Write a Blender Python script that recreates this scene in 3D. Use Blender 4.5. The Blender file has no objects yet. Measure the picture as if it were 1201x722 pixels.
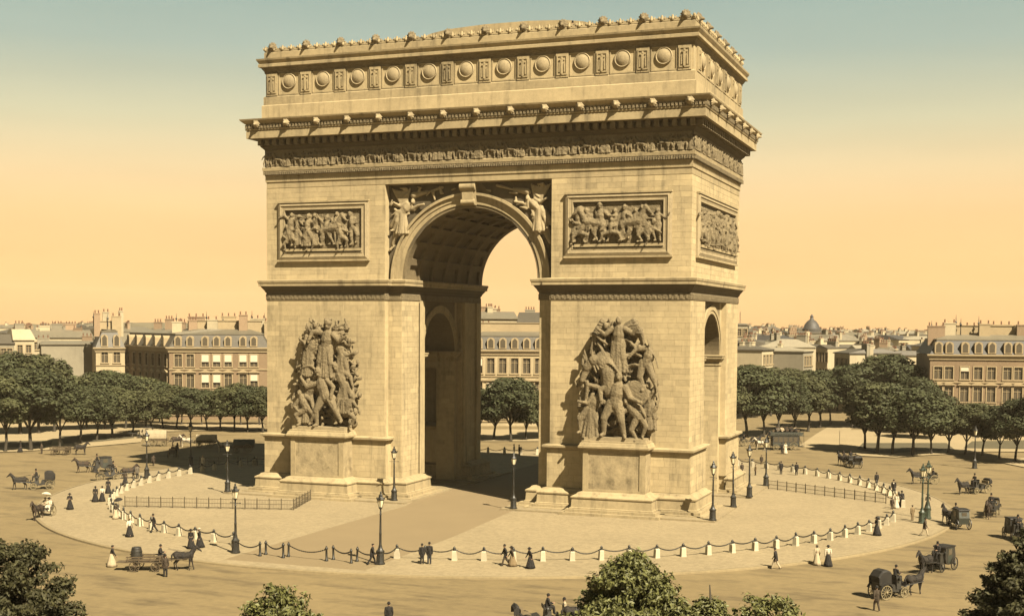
import bpy, bmesh, math, random
from mathutils import Vector, Matrix, Euler
R = math.radians
rnd = random.Random(7)
S = bpy.context.scene
COL = S.collection

# ------------------------------------------------------------------ camera
CAM = Vector((49.2576, -129.3584, 17.5806))
YAW, PITCH, ROLL, FPX, SY = R(-20.6084), R(-3.19915), R(0.33854), 1535.527, 104.118
FW = Vector((math.sin(YAW)*math.cos(PITCH), math.cos(YAW)*math.cos(PITCH), math.sin(PITCH)))
RT = Vector((math.cos(YAW), -math.sin(YAW), 0)); UP = RT.cross(FW)
RT2 = RT*math.cos(ROLL)+UP*math.sin(ROLL); UP2 = UP*math.cos(ROLL)-RT*math.sin(ROLL)
cd = bpy.data.cameras.new('camera'); cam = bpy.data.objects.new('camera', cd); COL.objects.link(cam)
mw = Matrix((RT2, UP2, -FW)).transposed().to_4x4(); mw.translation = CAM; cam.matrix_world = mw
cd.sensor_width = 36; cd.lens = 36*FPX/1201; cd.shift_y = SY/1201
cd.clip_start = 0.5; cd.clip_end = 9000
S.camera = cam

# ------------------------------------------------------------------ light, sky, exposure
SUN_EL, SUN_AZ = R(46), R(55)          # azimuth from the front (-y) towards +x
sd = Vector((math.sin(SUN_AZ)*math.cos(SUN_EL), -math.cos(SUN_AZ)*math.cos(SUN_EL), math.sin(SUN_EL)))
sl = bpy.data.lights.new('sun', 'SUN'); sl.energy = 5.0; sl.angle = R(0.5); sl.color = (1, .88, .66)
so = bpy.data.objects.new('sun', sl); COL.objects.link(so); so.location = (80, -80, 120)
so.rotation_euler = sd.to_track_quat('Z', 'Y').to_euler()
w = bpy.data.worlds.new('World'); S.world = w; w.use_nodes = True
nt = w.node_tree; nt.nodes.clear(); N = nt.nodes.new; K = nt.links.new
out = N('ShaderNodeOutputWorld'); bg = N('ShaderNodeBackground'); sky = N('ShaderNodeTexSky')
sky.sky_type = 'NISHITA'; sky.sun_disc = False; sky.sun_elevation = SUN_EL
sky.sun_rotation = math.atan2(sd.x, sd.y)
bw = N('ShaderNodeRGBToBW'); K(sky.outputs[0], bw.inputs[0])
tc = N('ShaderNodeTexCoord'); sx = N('ShaderNodeSeparateXYZ'); K(tc.outputs['Generated'], sx.inputs[0])
mr = N('ShaderNodeMapRange'); mr.inputs[1].default_value = -0.02; mr.inputs[2].default_value = 0.98
K(sx.outputs[2], mr.inputs[0])
cr = N('ShaderNodeValToRGB'); K(mr.outputs[0], cr.inputs[0])
def skystops(stops):
    e = cr.color_ramp.elements
    while len(e) > 1: e.remove(e[0])
    first = True
    for deg, c in stops:
        p = math.sin(R(deg))+.02
        if first: e[0].position = p; el = e[0]; first = False
        else: el = e.new(p)
        el.color = (*c, 1)
skystops([(0, (1.06, .60, .235)), (2, (1.07, .64, .26)), (4.5, (1.05, .69, .32)), (6.6, (.96, .74, .41)), (8.6, (.76, .71, .46)),
          (11.6, (.49, .58, .48)), (16, (.31, .45, .42)), (28, (.15, .19, .17)), (89, (.08, .10, .095))])
mx = N('ShaderNodeMix'); mx.data_type = 'RGBA'; mx.blend_type = 'MULTIPLY'; mx.inputs[0].default_value = 1
# sky texture brightness is evened a little, then tinted like the old colour print
pw = N('ShaderNodeMath'); pw.operation = 'POWER'; pw.inputs[1].default_value = 0.12; K(bw.outputs[0], pw.inputs[0])
K(pw.outputs[0], mx.inputs[6]); K(cr.outputs[0], mx.inputs[7])
sc_ = N('ShaderNodeVectorMath'); sc_.operation = 'SCALE'; sc_.inputs[3].default_value = 2.2
K(mx.outputs[2], sc_.inputs[0]); wmp = N('ShaderNodeMapping'); wmp.inputs['Scale'].default_value = (2.2, 2.2, 16); K(tc.outputs['Generated'], wmp.inputs['Vector'])
wno = N('ShaderNodeTexNoise'); wno.inputs['Scale'].default_value = 1.6; wno.inputs['Detail'].default_value = 7; K(wmp.outputs[0], wno.inputs['Vector'])
wmr = N('ShaderNodeMapRange'); wmr.inputs[1].default_value = .3; wmr.inputs[2].default_value = .7; wmr.inputs[3].default_value = .965; wmr.inputs[4].default_value = 1.035; K(wno.outputs['Fac'], wmr.inputs[0])
wsc = N('ShaderNodeVectorMath'); wsc.operation = 'SCALE'; K(sc_.outputs[0], wsc.inputs[0]); K(wmr.outputs[0], wsc.inputs[3])   # thin uneven veil of haze
K(wsc.outputs[0], bg.inputs[0]); bg.inputs[1].default_value = 0.1
K(bg.outputs[0], out.inputs[0])
S.view_settings.view_transform = 'Standard'; S.view_settings.look = 'None'
S.view_settings.exposure = 1.85; S.view_settings.gamma = 1
S.cycles.max_bounces = 6; S.cycles.diffuse_bounces = 2

# ------------------------------------------------------------------ picture -> place helpers (rays from the camera station)
def ray(u, v): return FW + RT2*((u-600.5)/FPX) - UP2*((v-361-SY)/FPX)
def gz(u, v, z=0.0):
    d = ray(u, v); t = (z-CAM.z)/d.z; return CAM+d*t
def at(u, dep, v=379): return CAM+ray(u, v)*dep
def zat(u, v, dep): return (CAM+ray(u, v)*dep).z
H_RIGHT = -YAW                      # heading (angle in plan) that runs to the right across the picture
def head(deg): return H_RIGHT+R(deg)  # 0 right, 90 away, 180 left, 270 towards the camera
ROADZ = -0.13

# ------------------------------------------------------------------ materials
def mat(name, col, rough=.85, big=(0.15, .12), fine=(3.0, .12), bump=None, streak=0, tone=False, rand=0.0, island=0.0,
        metal=0, world=True, col2=None, spec=.3, voro=None):
    col = tuple(c*.50 for c in col)
    if col2: col2 = (tuple(c*.50 for c in col2[0]),)+tuple(col2[1:])
    m = bpy.data.materials.new(name); m.use_nodes = True
    t = m.node_tree; b = t.nodes['Principled BSDF']; n = t.nodes.new; k = t.links.new
    b.inputs['Roughness'].default_value = rough; b.inputs['Metallic'].default_value = metal
    b.inputs['Specular IOR Level'].default_value = spec
    if world: pos = n('ShaderNodeNewGeometry').outputs['Position']
    else: pos = n('ShaderNodeTexCoord').outputs['Object']
    fac = None
    def add(sock, amt, lo=-1):
        nonlocal fac
        ma = n('ShaderNodeMath'); ma.operation = 'MULTIPLY_ADD'; k(sock, ma.inputs[0])
        ma.inputs[1].default_value = amt; ma.inputs[2].default_value = amt*lo/2
        if fac is None:
            a2 = n('ShaderNodeMath'); a2.operation = 'ADD'; a2.inputs[1].default_value = 1; k(ma.outputs[0], a2.inputs[0]); fac = a2.outputs[0]
        else:
            a2 = n('ShaderNodeMath'); a2.operation = 'ADD'; k(ma.outputs[0], a2.inputs[0]); k(fac, a2.inputs[1]); fac = a2.outputs[0]
    def noise(scale, detail=4, vec=None):
        x = n('ShaderNodeTexNoise'); x.inputs['Scale'].default_value = scale; x.inputs['Detail'].default_value = detail
        x.inputs['Roughness'].default_value = .62
        k(vec or pos, x.inputs['Vector']); return x.outputs['Fac']
    if big: add(noise(big[0]), big[1]*4)
    if fine: add(noise(fine[0], 3), fine[1]*3)
    if streak:
        mp = n('ShaderNodeMapping'); mp.inputs['Scale'].default_value = (1.3, 1.3, .13); k(pos, mp.inputs['Vector'])
        s_ = noise(1.0, 5, mp.outputs[0])
        r_ = n('ShaderNodeMapRange'); r_.inputs[1].default_value = .52; r_.inputs[2].default_value = .75; k(s_, r_.inputs[0])
        add(r_.outputs[0], -streak, 0)
    if voro:
        vo = n('ShaderNodeTexVoronoi'); vo.inputs['Scale'].default_value = voro[0]; k(pos, vo.inputs['Vector'])
        sp = n('ShaderNodeSeparateColor'); k(vo.outputs['Color'], sp.inputs[0]); add(sp.outputs[0], voro[1]*2)
    if tone:
        a = n('ShaderNodeAttribute'); a.attribute_name = 'tone'; add(a.outputs['Fac'], 1, 0)
    if rand: add(n('ShaderNodeObjectInfo').outputs['Random'], rand*2)
    if island: add(n('ShaderNodeNewGeometry').outputs['Random Per Island'], island*2)
    base = n('ShaderNodeRGB'); base.outputs[0].default_value = (*col, 1); c = base.outputs[0]
    if col2:
        mm = n('ShaderNodeMix'); mm.data_type = 'RGBA'; k(c, mm.inputs[6]); mm.inputs[7].default_value = (*col2[0], 1)
        rr = n('ShaderNodeMapRange'); rr.inputs[1].default_value = col2[2]; rr.inputs[2].default_value = col2[3]
        vec = None
        if len(col2) > 4: mp2 = n('ShaderNodeMapping'); mp2.inputs['Scale'].default_value = col2[4]; mp2.inputs['Rotation'].default_value = (0, 0, .36); k(pos, mp2.inputs['Vector']); vec = mp2.outputs[0]
        k(noise(col2[1], 6, vec), rr.inputs[0]); k(rr.outputs[0], mm.inputs[0]); c = mm.outputs[2]
    if fac is not None:
        v = n('ShaderNodeVectorMath'); v.operation = 'SCALE'; k(c, v.inputs[0]); k(fac, v.inputs[3]); c = v.outputs[0]
    k(c, b.inputs['Base Color'])
    if bump:
        bp = n('ShaderNodeBump'); bp.inputs['Strength'].default_value = bump[1]; bp.inputs['Distance'].default_value = bump[2]
        k(noise(bump[0], 5), bp.inputs['Height']); k(bp.outputs[0], b.inputs['Normal'])
    return m
M = {}
M['stone'] = mat('limestone', (.52, .41, .228), big=(.16, .2), fine=(2.2, .16), streak=.42, tone=True, bump=(9, .35, .04))
M['block'] = mat('limestone_block', (.52, .41, .228), big=(.16, .2), fine=(2.2, .16), streak=.42, rand=.10, bump=(9, .35, .04))
M['mould'] = mat('weathered_limestone', (.44, .345, .19), big=(.2, .22), fine=(2.5, .18), streak=.5, bump=(8, .4, .05))
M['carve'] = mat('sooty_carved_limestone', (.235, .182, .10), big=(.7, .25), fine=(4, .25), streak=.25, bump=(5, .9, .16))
M['carve2'] = mat('carved_limestone', (.40, .315, .18), big=(.5, .16), fine=(4, .16), streak=.2, bump=(10, .5, .05))
M['stained'] = mat('stained_limestone', (.42, .33, .185), big=(.9, .3), fine=(4, .2), streak=.5, bump=(8, .5, .05), col2=((.22, .17, .09), .8, .52, .66))
M['soot_shade'] = mat('soot_and_shade_limestone', (.12, .092, .05), big=(.4, .2), fine=(4, .2), bump=(10, .5, .05))  # sooty stone with shade painted into the colour, for undersides and recesses
M['vault'] = mat('sooty_shaded_vault_limestone', (.21, .16, .085), big=(.3, .2), fine=(3, .2), bump=(8, .5, .05))  # sooty tone, darkened further to hold the shade inside the vaults
M['road'] = mat('sandy_macadam', (.245, .180, .083), rough=.9, big=(.07, .16), fine=(1.6, .16), col2=((.135, .098, .046), .6, .50, .70, (.3, .9, 1)), bump=(6, .4, .03))
M['earth'] = mat('dry_earth', (.20, .155, .075), big=(.02, .12), fine=(.5, .1))
M['paving'] = mat('pale_sett_paving', (.345, .27, .152), rough=.9, big=(.12, .10), fine=(5, .16), voro=(3.2, .12), bump=(7, .5, .03))
M['path'] = mat('tan_asphalt_path', (.27, .20, .105), rough=.9, big=(.2, .06), fine=(5, .06), bump=(9, .3, .02))
M['walk'] = mat('pale_gravel_walk', (.40, .31, .17), rough=.95, big=(.15, .08), fine=(4, .08))
M['grass'] = mat('worn_grass', (.11, .092, .048), rough=.95, big=(.2, .2), fine=(3, .2))
M['hill'] = mat('distant_wooded_hill', (.12, .105, .06), big=(.01, .2), fine=(.05, .2))
M['kerb'] = mat('granite_kerb', (.30, .23, .12), fine=(3, .2))
M['white'] = mat('whitewashed_stone', (.58, .50, .34), big=None, fine=(5, .1), rand=.08)
M['iron'] = mat('black_painted_iron', (.022, .020, .014), rough=.5, big=None, fine=(6, .15), spec=.4)
M['green_iron'] = mat('green_painted_iron', (.035, .05, .028), rough=.5, big=None, fine=(6, .15), spec=.4)
M['rail'] = mat('weathered_iron_rail', (.10, .075, .04), rough=.7, big=None, fine=(6, .2))
def glass(name, col, rough=.15, a=.85):
    m = bpy.data.materials.new(name); m.use_nodes = True; b = m.node_tree.nodes['Principled BSDF']
    b.inputs['Base Color'].default_value = (*col, 1); b.inputs['Roughness'].default_value = rough
    b.inputs['Alpha'].default_value = a; return m
M['lampglass'] = glass('milky_lamp_glass', (.55, .47, .30), .25, .8)
M['pane'] = glass('window_pane', (.055, .045, .03), .12, 1)
M['leaf'] = mat('dark_green_leaves', (.058, .064, .023), rough=.75, big=(.10, .2), fine=None, island=.24, rand=.10, spec=.25)
M['leaf2'] = mat('olive_green_leaves', (.074, .076, .027), rough=.75, big=(.10, .2), fine=None, island=.24, rand=.10, spec=.25)
M['leafnear'] = mat('near_green_leaves', (.125, .125, .034), rough=.6, big=(.5, .14), fine=None, island=.35, spec=.3)
M['leafdark'] = mat('very_dark_leaves', (.058, .054, .02), rough=.7, big=(.4, .16), fine=None, island=.35, spec=.2)
M['bark'] = mat('brown_bark', (.05, .04, .024), big=None, fine=(5, .2))
M['facade'] = mat('tan_dressed_stone', (.27, .185, .105), big=(.15, .12), fine=(2, .1), streak=.2)
M['facade_pale'] = mat('pale_dressed_stone', (.50, .40, .235), big=(.15, .12), fine=(2, .1), streak=.2)
M['trim'] = mat('stone_trim', (.42, .32, .18), big=(.2, .12), fine=(2, .1))
M['plaster'] = mat('pale_plaster', (.52, .43, .27), big=(.1, .14), fine=(1.5, .1), streak=.15, rand=.12)
M['plaster2'] = mat('grey_plaster', (.30, .26, .18), big=(.1, .14), fine=(1.5, .1), streak=.15, rand=.12)
M['slate'] = mat('grey_slate', (.105, .09, .065), rough=.6, big=(.4, .14), fine=(3, .16), rand=.14)
M['slate_dark'] = mat('dark_slate', (.07, .066, .06), rough=.6, big=(.4, .14), fine=(3, .16), rand=.1)
M['zinc'] = mat('zinc_roofing', (.20, .172, .118), rough=.5, big=(.4, .12), fine=(2, .1), rand=.15)
M['brick'] = mat('chimney_brick', (.32, .22, .13), big=None, fine=(3, .15), rand=.25)
M['pot'] = mat('clay_chimney_pot', (.20, .10, .055), big=None, fine=(5, .15))
M['blind'] = mat('white_window_blind', (.66, .56, .40), big=None, fine=None)
M['skin'] = mat('skin', (.42, .26, .16), rough=.6, big=None, fine=None)
for nme, c in dict(black=(.018, .015, .012), brown=(.06, .042, .025), grey=(.15, .125, .09), white=(.70, .60, .43), cream=(.50, .40, .25),
                   navy=(.03, .03, .032), straw=(.40, .29, .13), tan=(.24, .17, .085)).items():
    M['c_'+nme] = mat(nme+'_cloth', c, rough=.9, big=None, fine=(9, .15), world=False)
M['hair'] = mat('dark_hair', (.03, .022, .014), big=None, fine=None)
M['horse_bay'] = mat('bay_horse_coat', (.055, .035, .02), rough=.85, big=(2, .12), fine=None, world=False)
M['horse_dark'] = mat('dark_horse_coat', (.026, .020, .014), rough=.85, big=(2, .12), fine=None, world=False)
M['horse_white'] = mat('white_horse_coat', (.58, .49, .34), rough=.6, big=(2, .1), fine=None, world=False)
M['leather'] = mat('black_leather', (.02, .017, .013), rough=.7, big=None, fine=(8, .15))
M['coach'] = mat('dark_coach_paint', (.028, .024, .016), rough=.6, big=None, fine=(6, .15), spec=.5)
M['coach_green'] = mat('green_coach_paint', (.035, .040, .026), rough=.6, big=None, fine=(6, .15), spec=.5)
M['wood'] = mat('worn_wood', (.12, .085, .045), big=None, fine=(5, .25))
M['spoke'] = mat('pale_painted_wood', (.30, .24, .13), big=None, fine=(5, .15))
M['canvas'] = mat('pale_canvas', (.42, .34, .21), big=(.6, .1), fine=(4, .1), bump=(2, .5, .1))
M['seat'] = mat('buff_upholstery', (.20, .15, .08), big=None, fine=(5, .15))

# ------------------------------------------------------------------ object helpers
def smooth(me, ang=None):
    for p in me.polygons: p.use_smooth = True
    if ang: 
        try: me.set_sharp_from_angle(angle=R(ang))
        except Exception: pass
def link(name, data, m=None, parent=None, **props):
    o = bpy.data.objects.new(name, data); COL.objects.link(o)
    if m is not None and data is not None:
        if len(data.materials) == 0: data.materials.append(None)
        for i, mm in enumerate(m if isinstance(m, (list, tuple)) else [m]):
            if i >= len(data.materials): data.materials.append(None)
            o.material_slots[i].link = 'OBJECT'; o.material_slots[i].material = mm
    if parent is not None: o.parent = parent
    for k, v in props.items(): o[k] = v
    return o
def thing(name, label, cat, loc=(0, 0, 0), rz=0, group=None, data=None, m=None):
    o = link(name, data, m); o.location = loc; o.rotation_euler = (0, 0, rz)
    o['label'] = label; o['category'] = cat
    if group: o['group'] = group
    return o
def struct(name, me, m): return link(name, me, m, kind='structure')
def dup(root, loc, rz, label, group=None, sub=None):
    r = root.copy(); COL.objects.link(r); r.location = loc; r.rotation_euler = (0, 0, rz); r['label'] = label
    if group: r['group'] = group
    for ch in root.children:
        c = ch.copy(); COL.objects.link(c); c.parent = r
        for g in ch.children:
            d = g.copy(); COL.objects.link(d); d.parent = c
    return r

class MB:
    def __init__(s): s.v = []; s.f = []; s.t = {}; s.M = Matrix()
    def add(s, vs, fs, tone=None):
        b = len(s.v); s.v += [tuple(s.M @ Vector(v)) for v in vs]
        for f in fs:
            if tone is not None: s.t[len(s.f)] = tone
            s.f.append(tuple(i+b for i in f))
        return s
    def box(s, x0, x1, y0, y1, z0, z1, tone=None, taper=0):
        q = taper
        return s.add([(x0, y0, z0), (x1, y0, z0), (x1, y1, z0), (x0, y1, z0), (x0+q, y0+q, z1), (x1-q, y0+q, z1), (x1-q, y1-q, z1), (x0+q, y1-q, z1)],
                     [(3, 2, 1, 0), (4, 5, 6, 7), (0, 1, 5, 4), (1, 2, 6, 5), (2, 3, 7, 6), (3, 0, 4, 7)], tone)
    def loops(s, loops, cap0=True, cap1=True, close=True):
        n = len(loops[0]); vs = [p for L in loops for p in L]; fs = []
        for i in range(len(loops)-1):
            for j in range(n if close else n-1):
                a, b = i*n+j, i*n+(j+1) % n; fs.append((a, b, b+n, a+n))
        if cap0: fs.append(tuple(range(n-1, -1, -1)))
        if cap1: fs.append(tuple((len(loops)-1)*n+j for j in range(n)))
        return s.add(vs, fs)
    def prism(s, poly, z0, z1): return s.loops([[(x, y, z0) for x, y in poly], [(x, y, z1) for x, y in poly]])
    def extr(s, poly, y0, y1):  # polygon in x,z pushed along y; poly counter-clockwise seen from -y
        return s.loops([[(x, y0, z) for x, z in poly][::-1], [(x, y1, z) for x, z in poly][::-1]])
    def lathe(s, prof, n=12, c=(0, 0, 0), axis='z'):
        L = []
        for r, h in prof:
            ring = []
            for j in range(n):
                a = 2*math.pi*j/n; x, y = r*math.cos(a), r*math.sin(a)
                ring.append((c[0]+x, c[1]+y, c[2]+h) if axis == 'z' else (c[0]+x, c[1]-h, c[2]+y) if axis == 'y' else (c[0]+h, c[1]+x, c[2]+y))
            L.append(ring)
        return s.loops(L)
    def tube(s, pts, r, n=6):
        L = []; pts = [Vector(p) for p in pts]
        for i, p in enumerate(pts):
            d = (pts[min(i+1, len(pts)-1)]-pts[max(i-1, 0)]).normalized()
            a = Vector((0, 0, 1)) if abs(d.z) < .9 else Vector((1, 0, 0))
            e1 = d.cross(a).normalized(); e2 = d.cross(e1)
            rr = r[i] if isinstance(r, (list, tuple)) else r
            L.append([tuple(p+(e1*math.cos(t)+e2*math.sin(t))*rr) for t in [2*math.pi*j/n for j in range(n)]])
        return s.loops(L)
    def ell(s, c, r, n=10, m=6, rot=None):
        L = []
        for i in range(m+1):
            t = math.pi*i/m; t = min(max(t, .08), math.pi-.08)
            ring = []
            for j in range(n):
                a = 2*math.pi*j/n; p = Vector((r[0]*math.sin(t)*math.cos(a), r[1]*math.sin(t)*math.sin(a), -r[2]*math.cos(t)))
                if rot: p.rotate(rot)
                ring.append(tuple(p+Vector(c)))
            L.append(ring)
        return s.loops(L)
    def cap(s, p0, r0, p1, r1, n=8):
        p0, p1 = Vector(p0), Vector(p1); d = (p1-p0); l = d.length; d = d.normalized() if l > 1e-6 else Vector((0, 0, 1))
        a = Vector((0, 0, 1)) if abs(d.z) < .9 else Vector((1, 0, 0)); e1 = d.cross(a).normalized(); e2 = d.cross(e1)
        st = [(p0, r0, -t) for t in (.98, .7, .35)]+[(p0, r0, 0), (p1, r1, 0)]+[(p1, r1, t) for t in (.35, .7, .98)]
        L = []
        for p, r, h in st:
            rr = r*math.sqrt(max(0, 1-h*h)); q = p+d*(r*h)
            L.append([tuple(q+(e1*math.cos(t)+e2*math.sin(t))*rr) for t in [2*math.pi*j/n for j in range(n)]])
        return s.loops(L)
    def mesh(s, name, sm=False, ang=None):
        me = bpy.data.meshes.new(name); me.from_pydata(s.v, [], s.f)
        if s.t:
            a = me.attributes.new('tone', 'FLOAT', 'FACE'); a.data.foreach_set('value', [s.t.get(i, 0.0) for i in range(len(s.f))])
        me.update()
        if sm: smooth(me, ang)
        return me
def part(name, mb, m, parent, sm=False, ang=None, label=None, **kw):
    me = mb if isinstance(mb, bpy.types.Mesh) else mb.mesh(name, sm, ang)
    o = link(name, me, m, parent, **kw)
    if label: o['label'] = label
    return o
def blob(mb, vox, name='blob', it=2):
    me = mb.mesh(name); o = bpy.data.objects.new('t', me); COL.objects.link(o)
    md = o.modifiers.new('r', 'REMESH'); md.mode = 'VOXEL'; md.voxel_size = vox
    if it: sm = o.modifiers.new('s', 'SMOOTH'); sm.iterations = it; sm.factor = .5
    dg = bpy.context.evaluated_depsgraph_get(); r = bpy.data.meshes.new_from_object(o.evaluated_get(dg)); r.name = name
    bpy.data.objects.remove(o); bpy.data.meshes.remove(me); smooth(r)
    return r
def offs(poly, e):
    n = len(poly); o = []
    for i in range(n):
        p0, p1, p2 = Vector(poly[i-1]), Vector(poly[i]), Vector(poly[(i+1) % n])
        d1 = (p1-p0).normalized(); d2 = (p2-p1).normalized()
        n1 = Vector((d1.y, -d1.x)); n2 = Vector((d2.y, -d2.x))
        k = 1+n1.dot(n2)
        o.append(tuple(p1+(n1+n2)*(e/max(k, .3))))
    return o
def mould(mb, poly, prof, cap0=True, cap1=True):
    return mb.loops([[(x, y, z) for x, y in offs(poly, e)] for e, z in prof], cap0, cap1)
ORD = ['first', 'second', 'third', 'fourth', 'fifth', 'sixth', 'seventh', 'eighth', 'ninth', 'tenth', 'eleventh', 'twelfth', 'thirteenth',
       'fourteenth', 'fifteenth', 'sixteenth', 'seventeenth', 'eighteenth', 'nineteenth', 'twentieth']
def ordn(i):
    if i < 20: return ORD[i]
    t = ['twenty', 'thirty', 'forty', 'fifty', 'sixty', 'seventy'][(i+1)//10-2]; r = (i+1) % 10
    return t+'-'+ORD[r-1] if r else {'twenty': 'twentieth', 'thirty': 'thirtieth', 'forty': 'fortieth', 'fifty': 'fiftieth', 'sixty': 'sixtieth', 'seventy': 'seventieth'}[t]

# ================================================================== THE SETTING: ground, road, island
def disc(name, c, r, z, m, n=160, rin=0, r_y=None):
    mb = MB()
    o = [(c[0]+r*math.cos(2*math.pi*i/n), c[1]+r*math.sin(2*math.pi*i/n), z) for i in range(n)]
    if rin:
        i_ = [(c[0]+rin*math.cos(2*math.pi*i/n), c[1]+rin*math.sin(2*math.pi*i/n), z) for i in range(n)]
        mb.add(i_+o, [(i, n+i, n+(i+1) % n, (i+1) % n) for i in range(n)])
    else: mb.add(o, [tuple(range(n))])
    return struct(name, mb.mesh(name), m)
def sheet(name, pts, z, m):
    mb = MB(); mb.add([(p[0], p[1], z) for p in pts], [tuple(range(len(pts)))])
    me = mb.mesh(name)
    if me.polygons[0].normal.z < 0: me.flip_normals()
    return struct(name, me, m)
disc('ground', (0, 0), 6000, -0.16, M['earth'], 96)
disc('road', (4, 4), 150, ROADZ, M['road'])
KC, KR = (0.2, -3.2), 45.0
disc('pavement', KC, KR, 0.0, M['paving'])
mb = MB(); n = 240
def ringpt(r, z): return [(KC[0]+r*math.cos(2*math.pi*i/n), KC[1]+r*math.sin(2*math.pi*i/n), z) for i in range(n)]
mb.loops([ringpt(KR-.002, -.15), ringpt(KR+.32, -.15), ringpt(KR+.30, .0), ringpt(KR+.26, .03), ringpt(KR-.002, .03)], False, False)
struct('kerb', mb.mesh('kerb'), M['kerb'])
sheet('path', [(-4.6, -46.6), (7.0, -46.6), (7.0, -30), (6.3, -15.5), (5.6, -10), (5.6, 44), (-5.6, 44), (-5.6, -10), (-4.4, -15.5), (-4.6, -30)], .004, M['path'])

# ================================================================== THE ARCH
W, D = 22.24, 11.29
AR, SP = 7.31, 21.88       # main arch radius, springing
TR, TS = 4.22, 14.46       # cross arch
JY = D-.87; JX = W-.5
arch = thing('triumphal_arch', 'colossal tan limestone triumphal arch with carved reliefs standing on the round pale island', 'monument')
def quad(sx, sy, pts):
    p = [(sx*x, sy*y) for x, y in pts]
    return p if sx*sy > 0 else p[::-1]
QN = [(AR, JY), (AR, 5.15), (AR+.5, 5.15), (AR+.5, TR), (10.0, TR), (10.0, 8.4), (JX-2.6, 8.4), (JX-2.6, TR), (JX, TR), (JX, 5.15), (W, 5.15), (W, D), (8.75, D), (8.75, JY)]
QB = [(AR, JY), (AR, 6.3), (W, 6.3), (W, D), (8.75, D), (8.75, JY)]
QP = [(AR, JY), (AR, 5.15), (AR+.5, 5.15), (AR+.5, TR), (JX, TR), (JX, 5.15), (W, 5.15), (W, D), (8.75, D), (8.75, JY)]   # ++ quadrant, to be made CCW
def area(p): return sum(p[i-1][0]*p[i][1]-p[i][0]*p[i-1][1] for i in range(len(p)))
def ccw(p): return p if area(p) > 0 else p[::-1]
HP = [(AR, -JY), (8.75, -JY), (8.75, -D), (W, -D), (W, D), (8.75, D), (8.75, JY), (AR, JY)]
for sx in (-1, 1):
    for sy in (-1, 1):
        q = ccw([(sx*x, sy*y) for x, y in QP])
        b = MB().prism(q, 12.6, 19.86); b.prism(ccw([(sx*x, sy*y) for x, y in QN]), 0, 12.6); part('pier', b, M['stone'], arch)
        q = ccw([(sx*x, sy*y) for x, y in QB])
        P2 = ccw([(sx*x, sy*y) for x, y in [(8.75, 5.15), (W, 5.15), (W, D), (8.75, D)]])
        b = MB(); mould(b, q, [(1.95, -.05), (1.95, .25)]); mould(b, q, [(1.46, .2), (1.46, .5)])
        mould(b, q, [(1.10, .45), (1.10, .62), (.98, .66), (.92, 1.46), (1.0, 1.5), (1.02, 1.62), (.94, 1.68), (.62, 1.84), (.52, 1.98), (.06, 2.06)])
        part('pier_base', b, M['mould'], arch)
        b = MB(); mould(b, P2, [(.24, 1.95), (.24, 5.8)]); part('dado', b, M['stone'], arch)
        b = MB(); mould(b, P2, [(.20, 5.62), (.34, 5.70), (.36, 5.80), (.60, 5.88), (.62, 6.06), (.50, 6.12), (.04, 6.2)]); part('dado_cap', b, M['mould'], arch)
        # low paved pad with lamps at its corners
        pd = ccw([(sx*x, sy*y) for x, y in [(5.0, 3.0), (25.5, 3.0), (25.5, 14.7), (5.0, 14.7)]])
        part('pad', MB().prism(pd, -.05, .16), M['paving'], arch)
    # cross arch block
    n = 28; pr = [(TR*math.cos(math.pi*i/n), TS+TR*math.sin(math.pi*i/n)) for i in range(n+1)]
    poly = [(-TR, 19.86)]+[(-p[0], p[1]) for p in pr]+[(TR, 19.86)]     # open below: left side up, round, right
    b = MB(); L0, L1 = sx*(AR+.5), sx*JX
    vs = []; fs = []
    for i in range(n+1):
        y, z = pr[i]
        for xx in (L0, L1): vs += [(xx, y, z), (xx, y, 19.9)]
    for i in range(n):
        a = 4*i; c = 4*(i+1)
        fs += [(a, c, c+2, a+2), (a, a+1, c+1, c), (a+2, c+2, c+3, a+3), (a+1, a+3, c+3, c+1)]
    b.add(vs, fs)
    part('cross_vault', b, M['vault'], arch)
    # cross-arch archivolt + impost on the outer side and inside
    for xx, s2 in ((sx*JX, sx), (sx*(AR+.5), -sx)):
        b = MB()
        for r0, r1, pj in ((TR, TR+.35, .10), (TR+.35, TR+.8, .18)):
            n2 = 28; vs = []; fs = []
            for i in range(n2+1):
                a = math.pi*i/n2
                for r in (r0, r1):
                    for px_ in (0, pj): vs.append((xx+s2*px_, r*math.cos(a), TS+r*math.sin(a)))
            for i in range(n2):
                a = 4*i; c = a+4
                fs += [(a+1, a+3, c+3, c+1), (a+2, c+2, c+3, a+3), (a, a+1, c+1, c)]
            b.add(vs, fs)
        part('archivolt', b, M['mould'], arch)
    for sy in (-1, 1):
        p3 = ccw([(sx*x, sy*y) for x, y in [(AR+.5, TR), (JX, TR), (JX, 5.15), (AR+.5, 5.15)]])
        b = MB(); mould(b, p3, [(.04, 13.35), (.10, 13.4), (.10, 13.75), (.4, 14.1), (.42, 14.3), (.48, 14.36), (.48, 14.46), (0, 14.5)])
        part('cross_impost', b, M['mould'], arch)
    hp = ccw([(sx*x, y) for x, y in HP])
    b = MB(); mould(b, hp, [(0, 19.84), (.10, 19.86), (.10, 20.42), (.06, 20.46)]); part('impost_band', b, M['carve'], arch)
    b = MB(); mould(b, hp, [(.05, 20.45), (.06, 20.58), (.14, 20.66), (.22, 20.85), (.44, 21.14), (.50, 21.26)]); part('impost_cavetto', b, M['soot_shade'], arch)
    b = MB(); mould(b, hp, [(.5, 21.24), (.66, 21.27), (.66, 21.56), (.72, 21.60), (.76, 21.82), (.70, 21.88), (0, 21.95)])
    part('impost_cornice', b, M['mould'], arch)
    # impost frieze ornaments (little leaf bosses on the band)
    b = MB()
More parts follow.
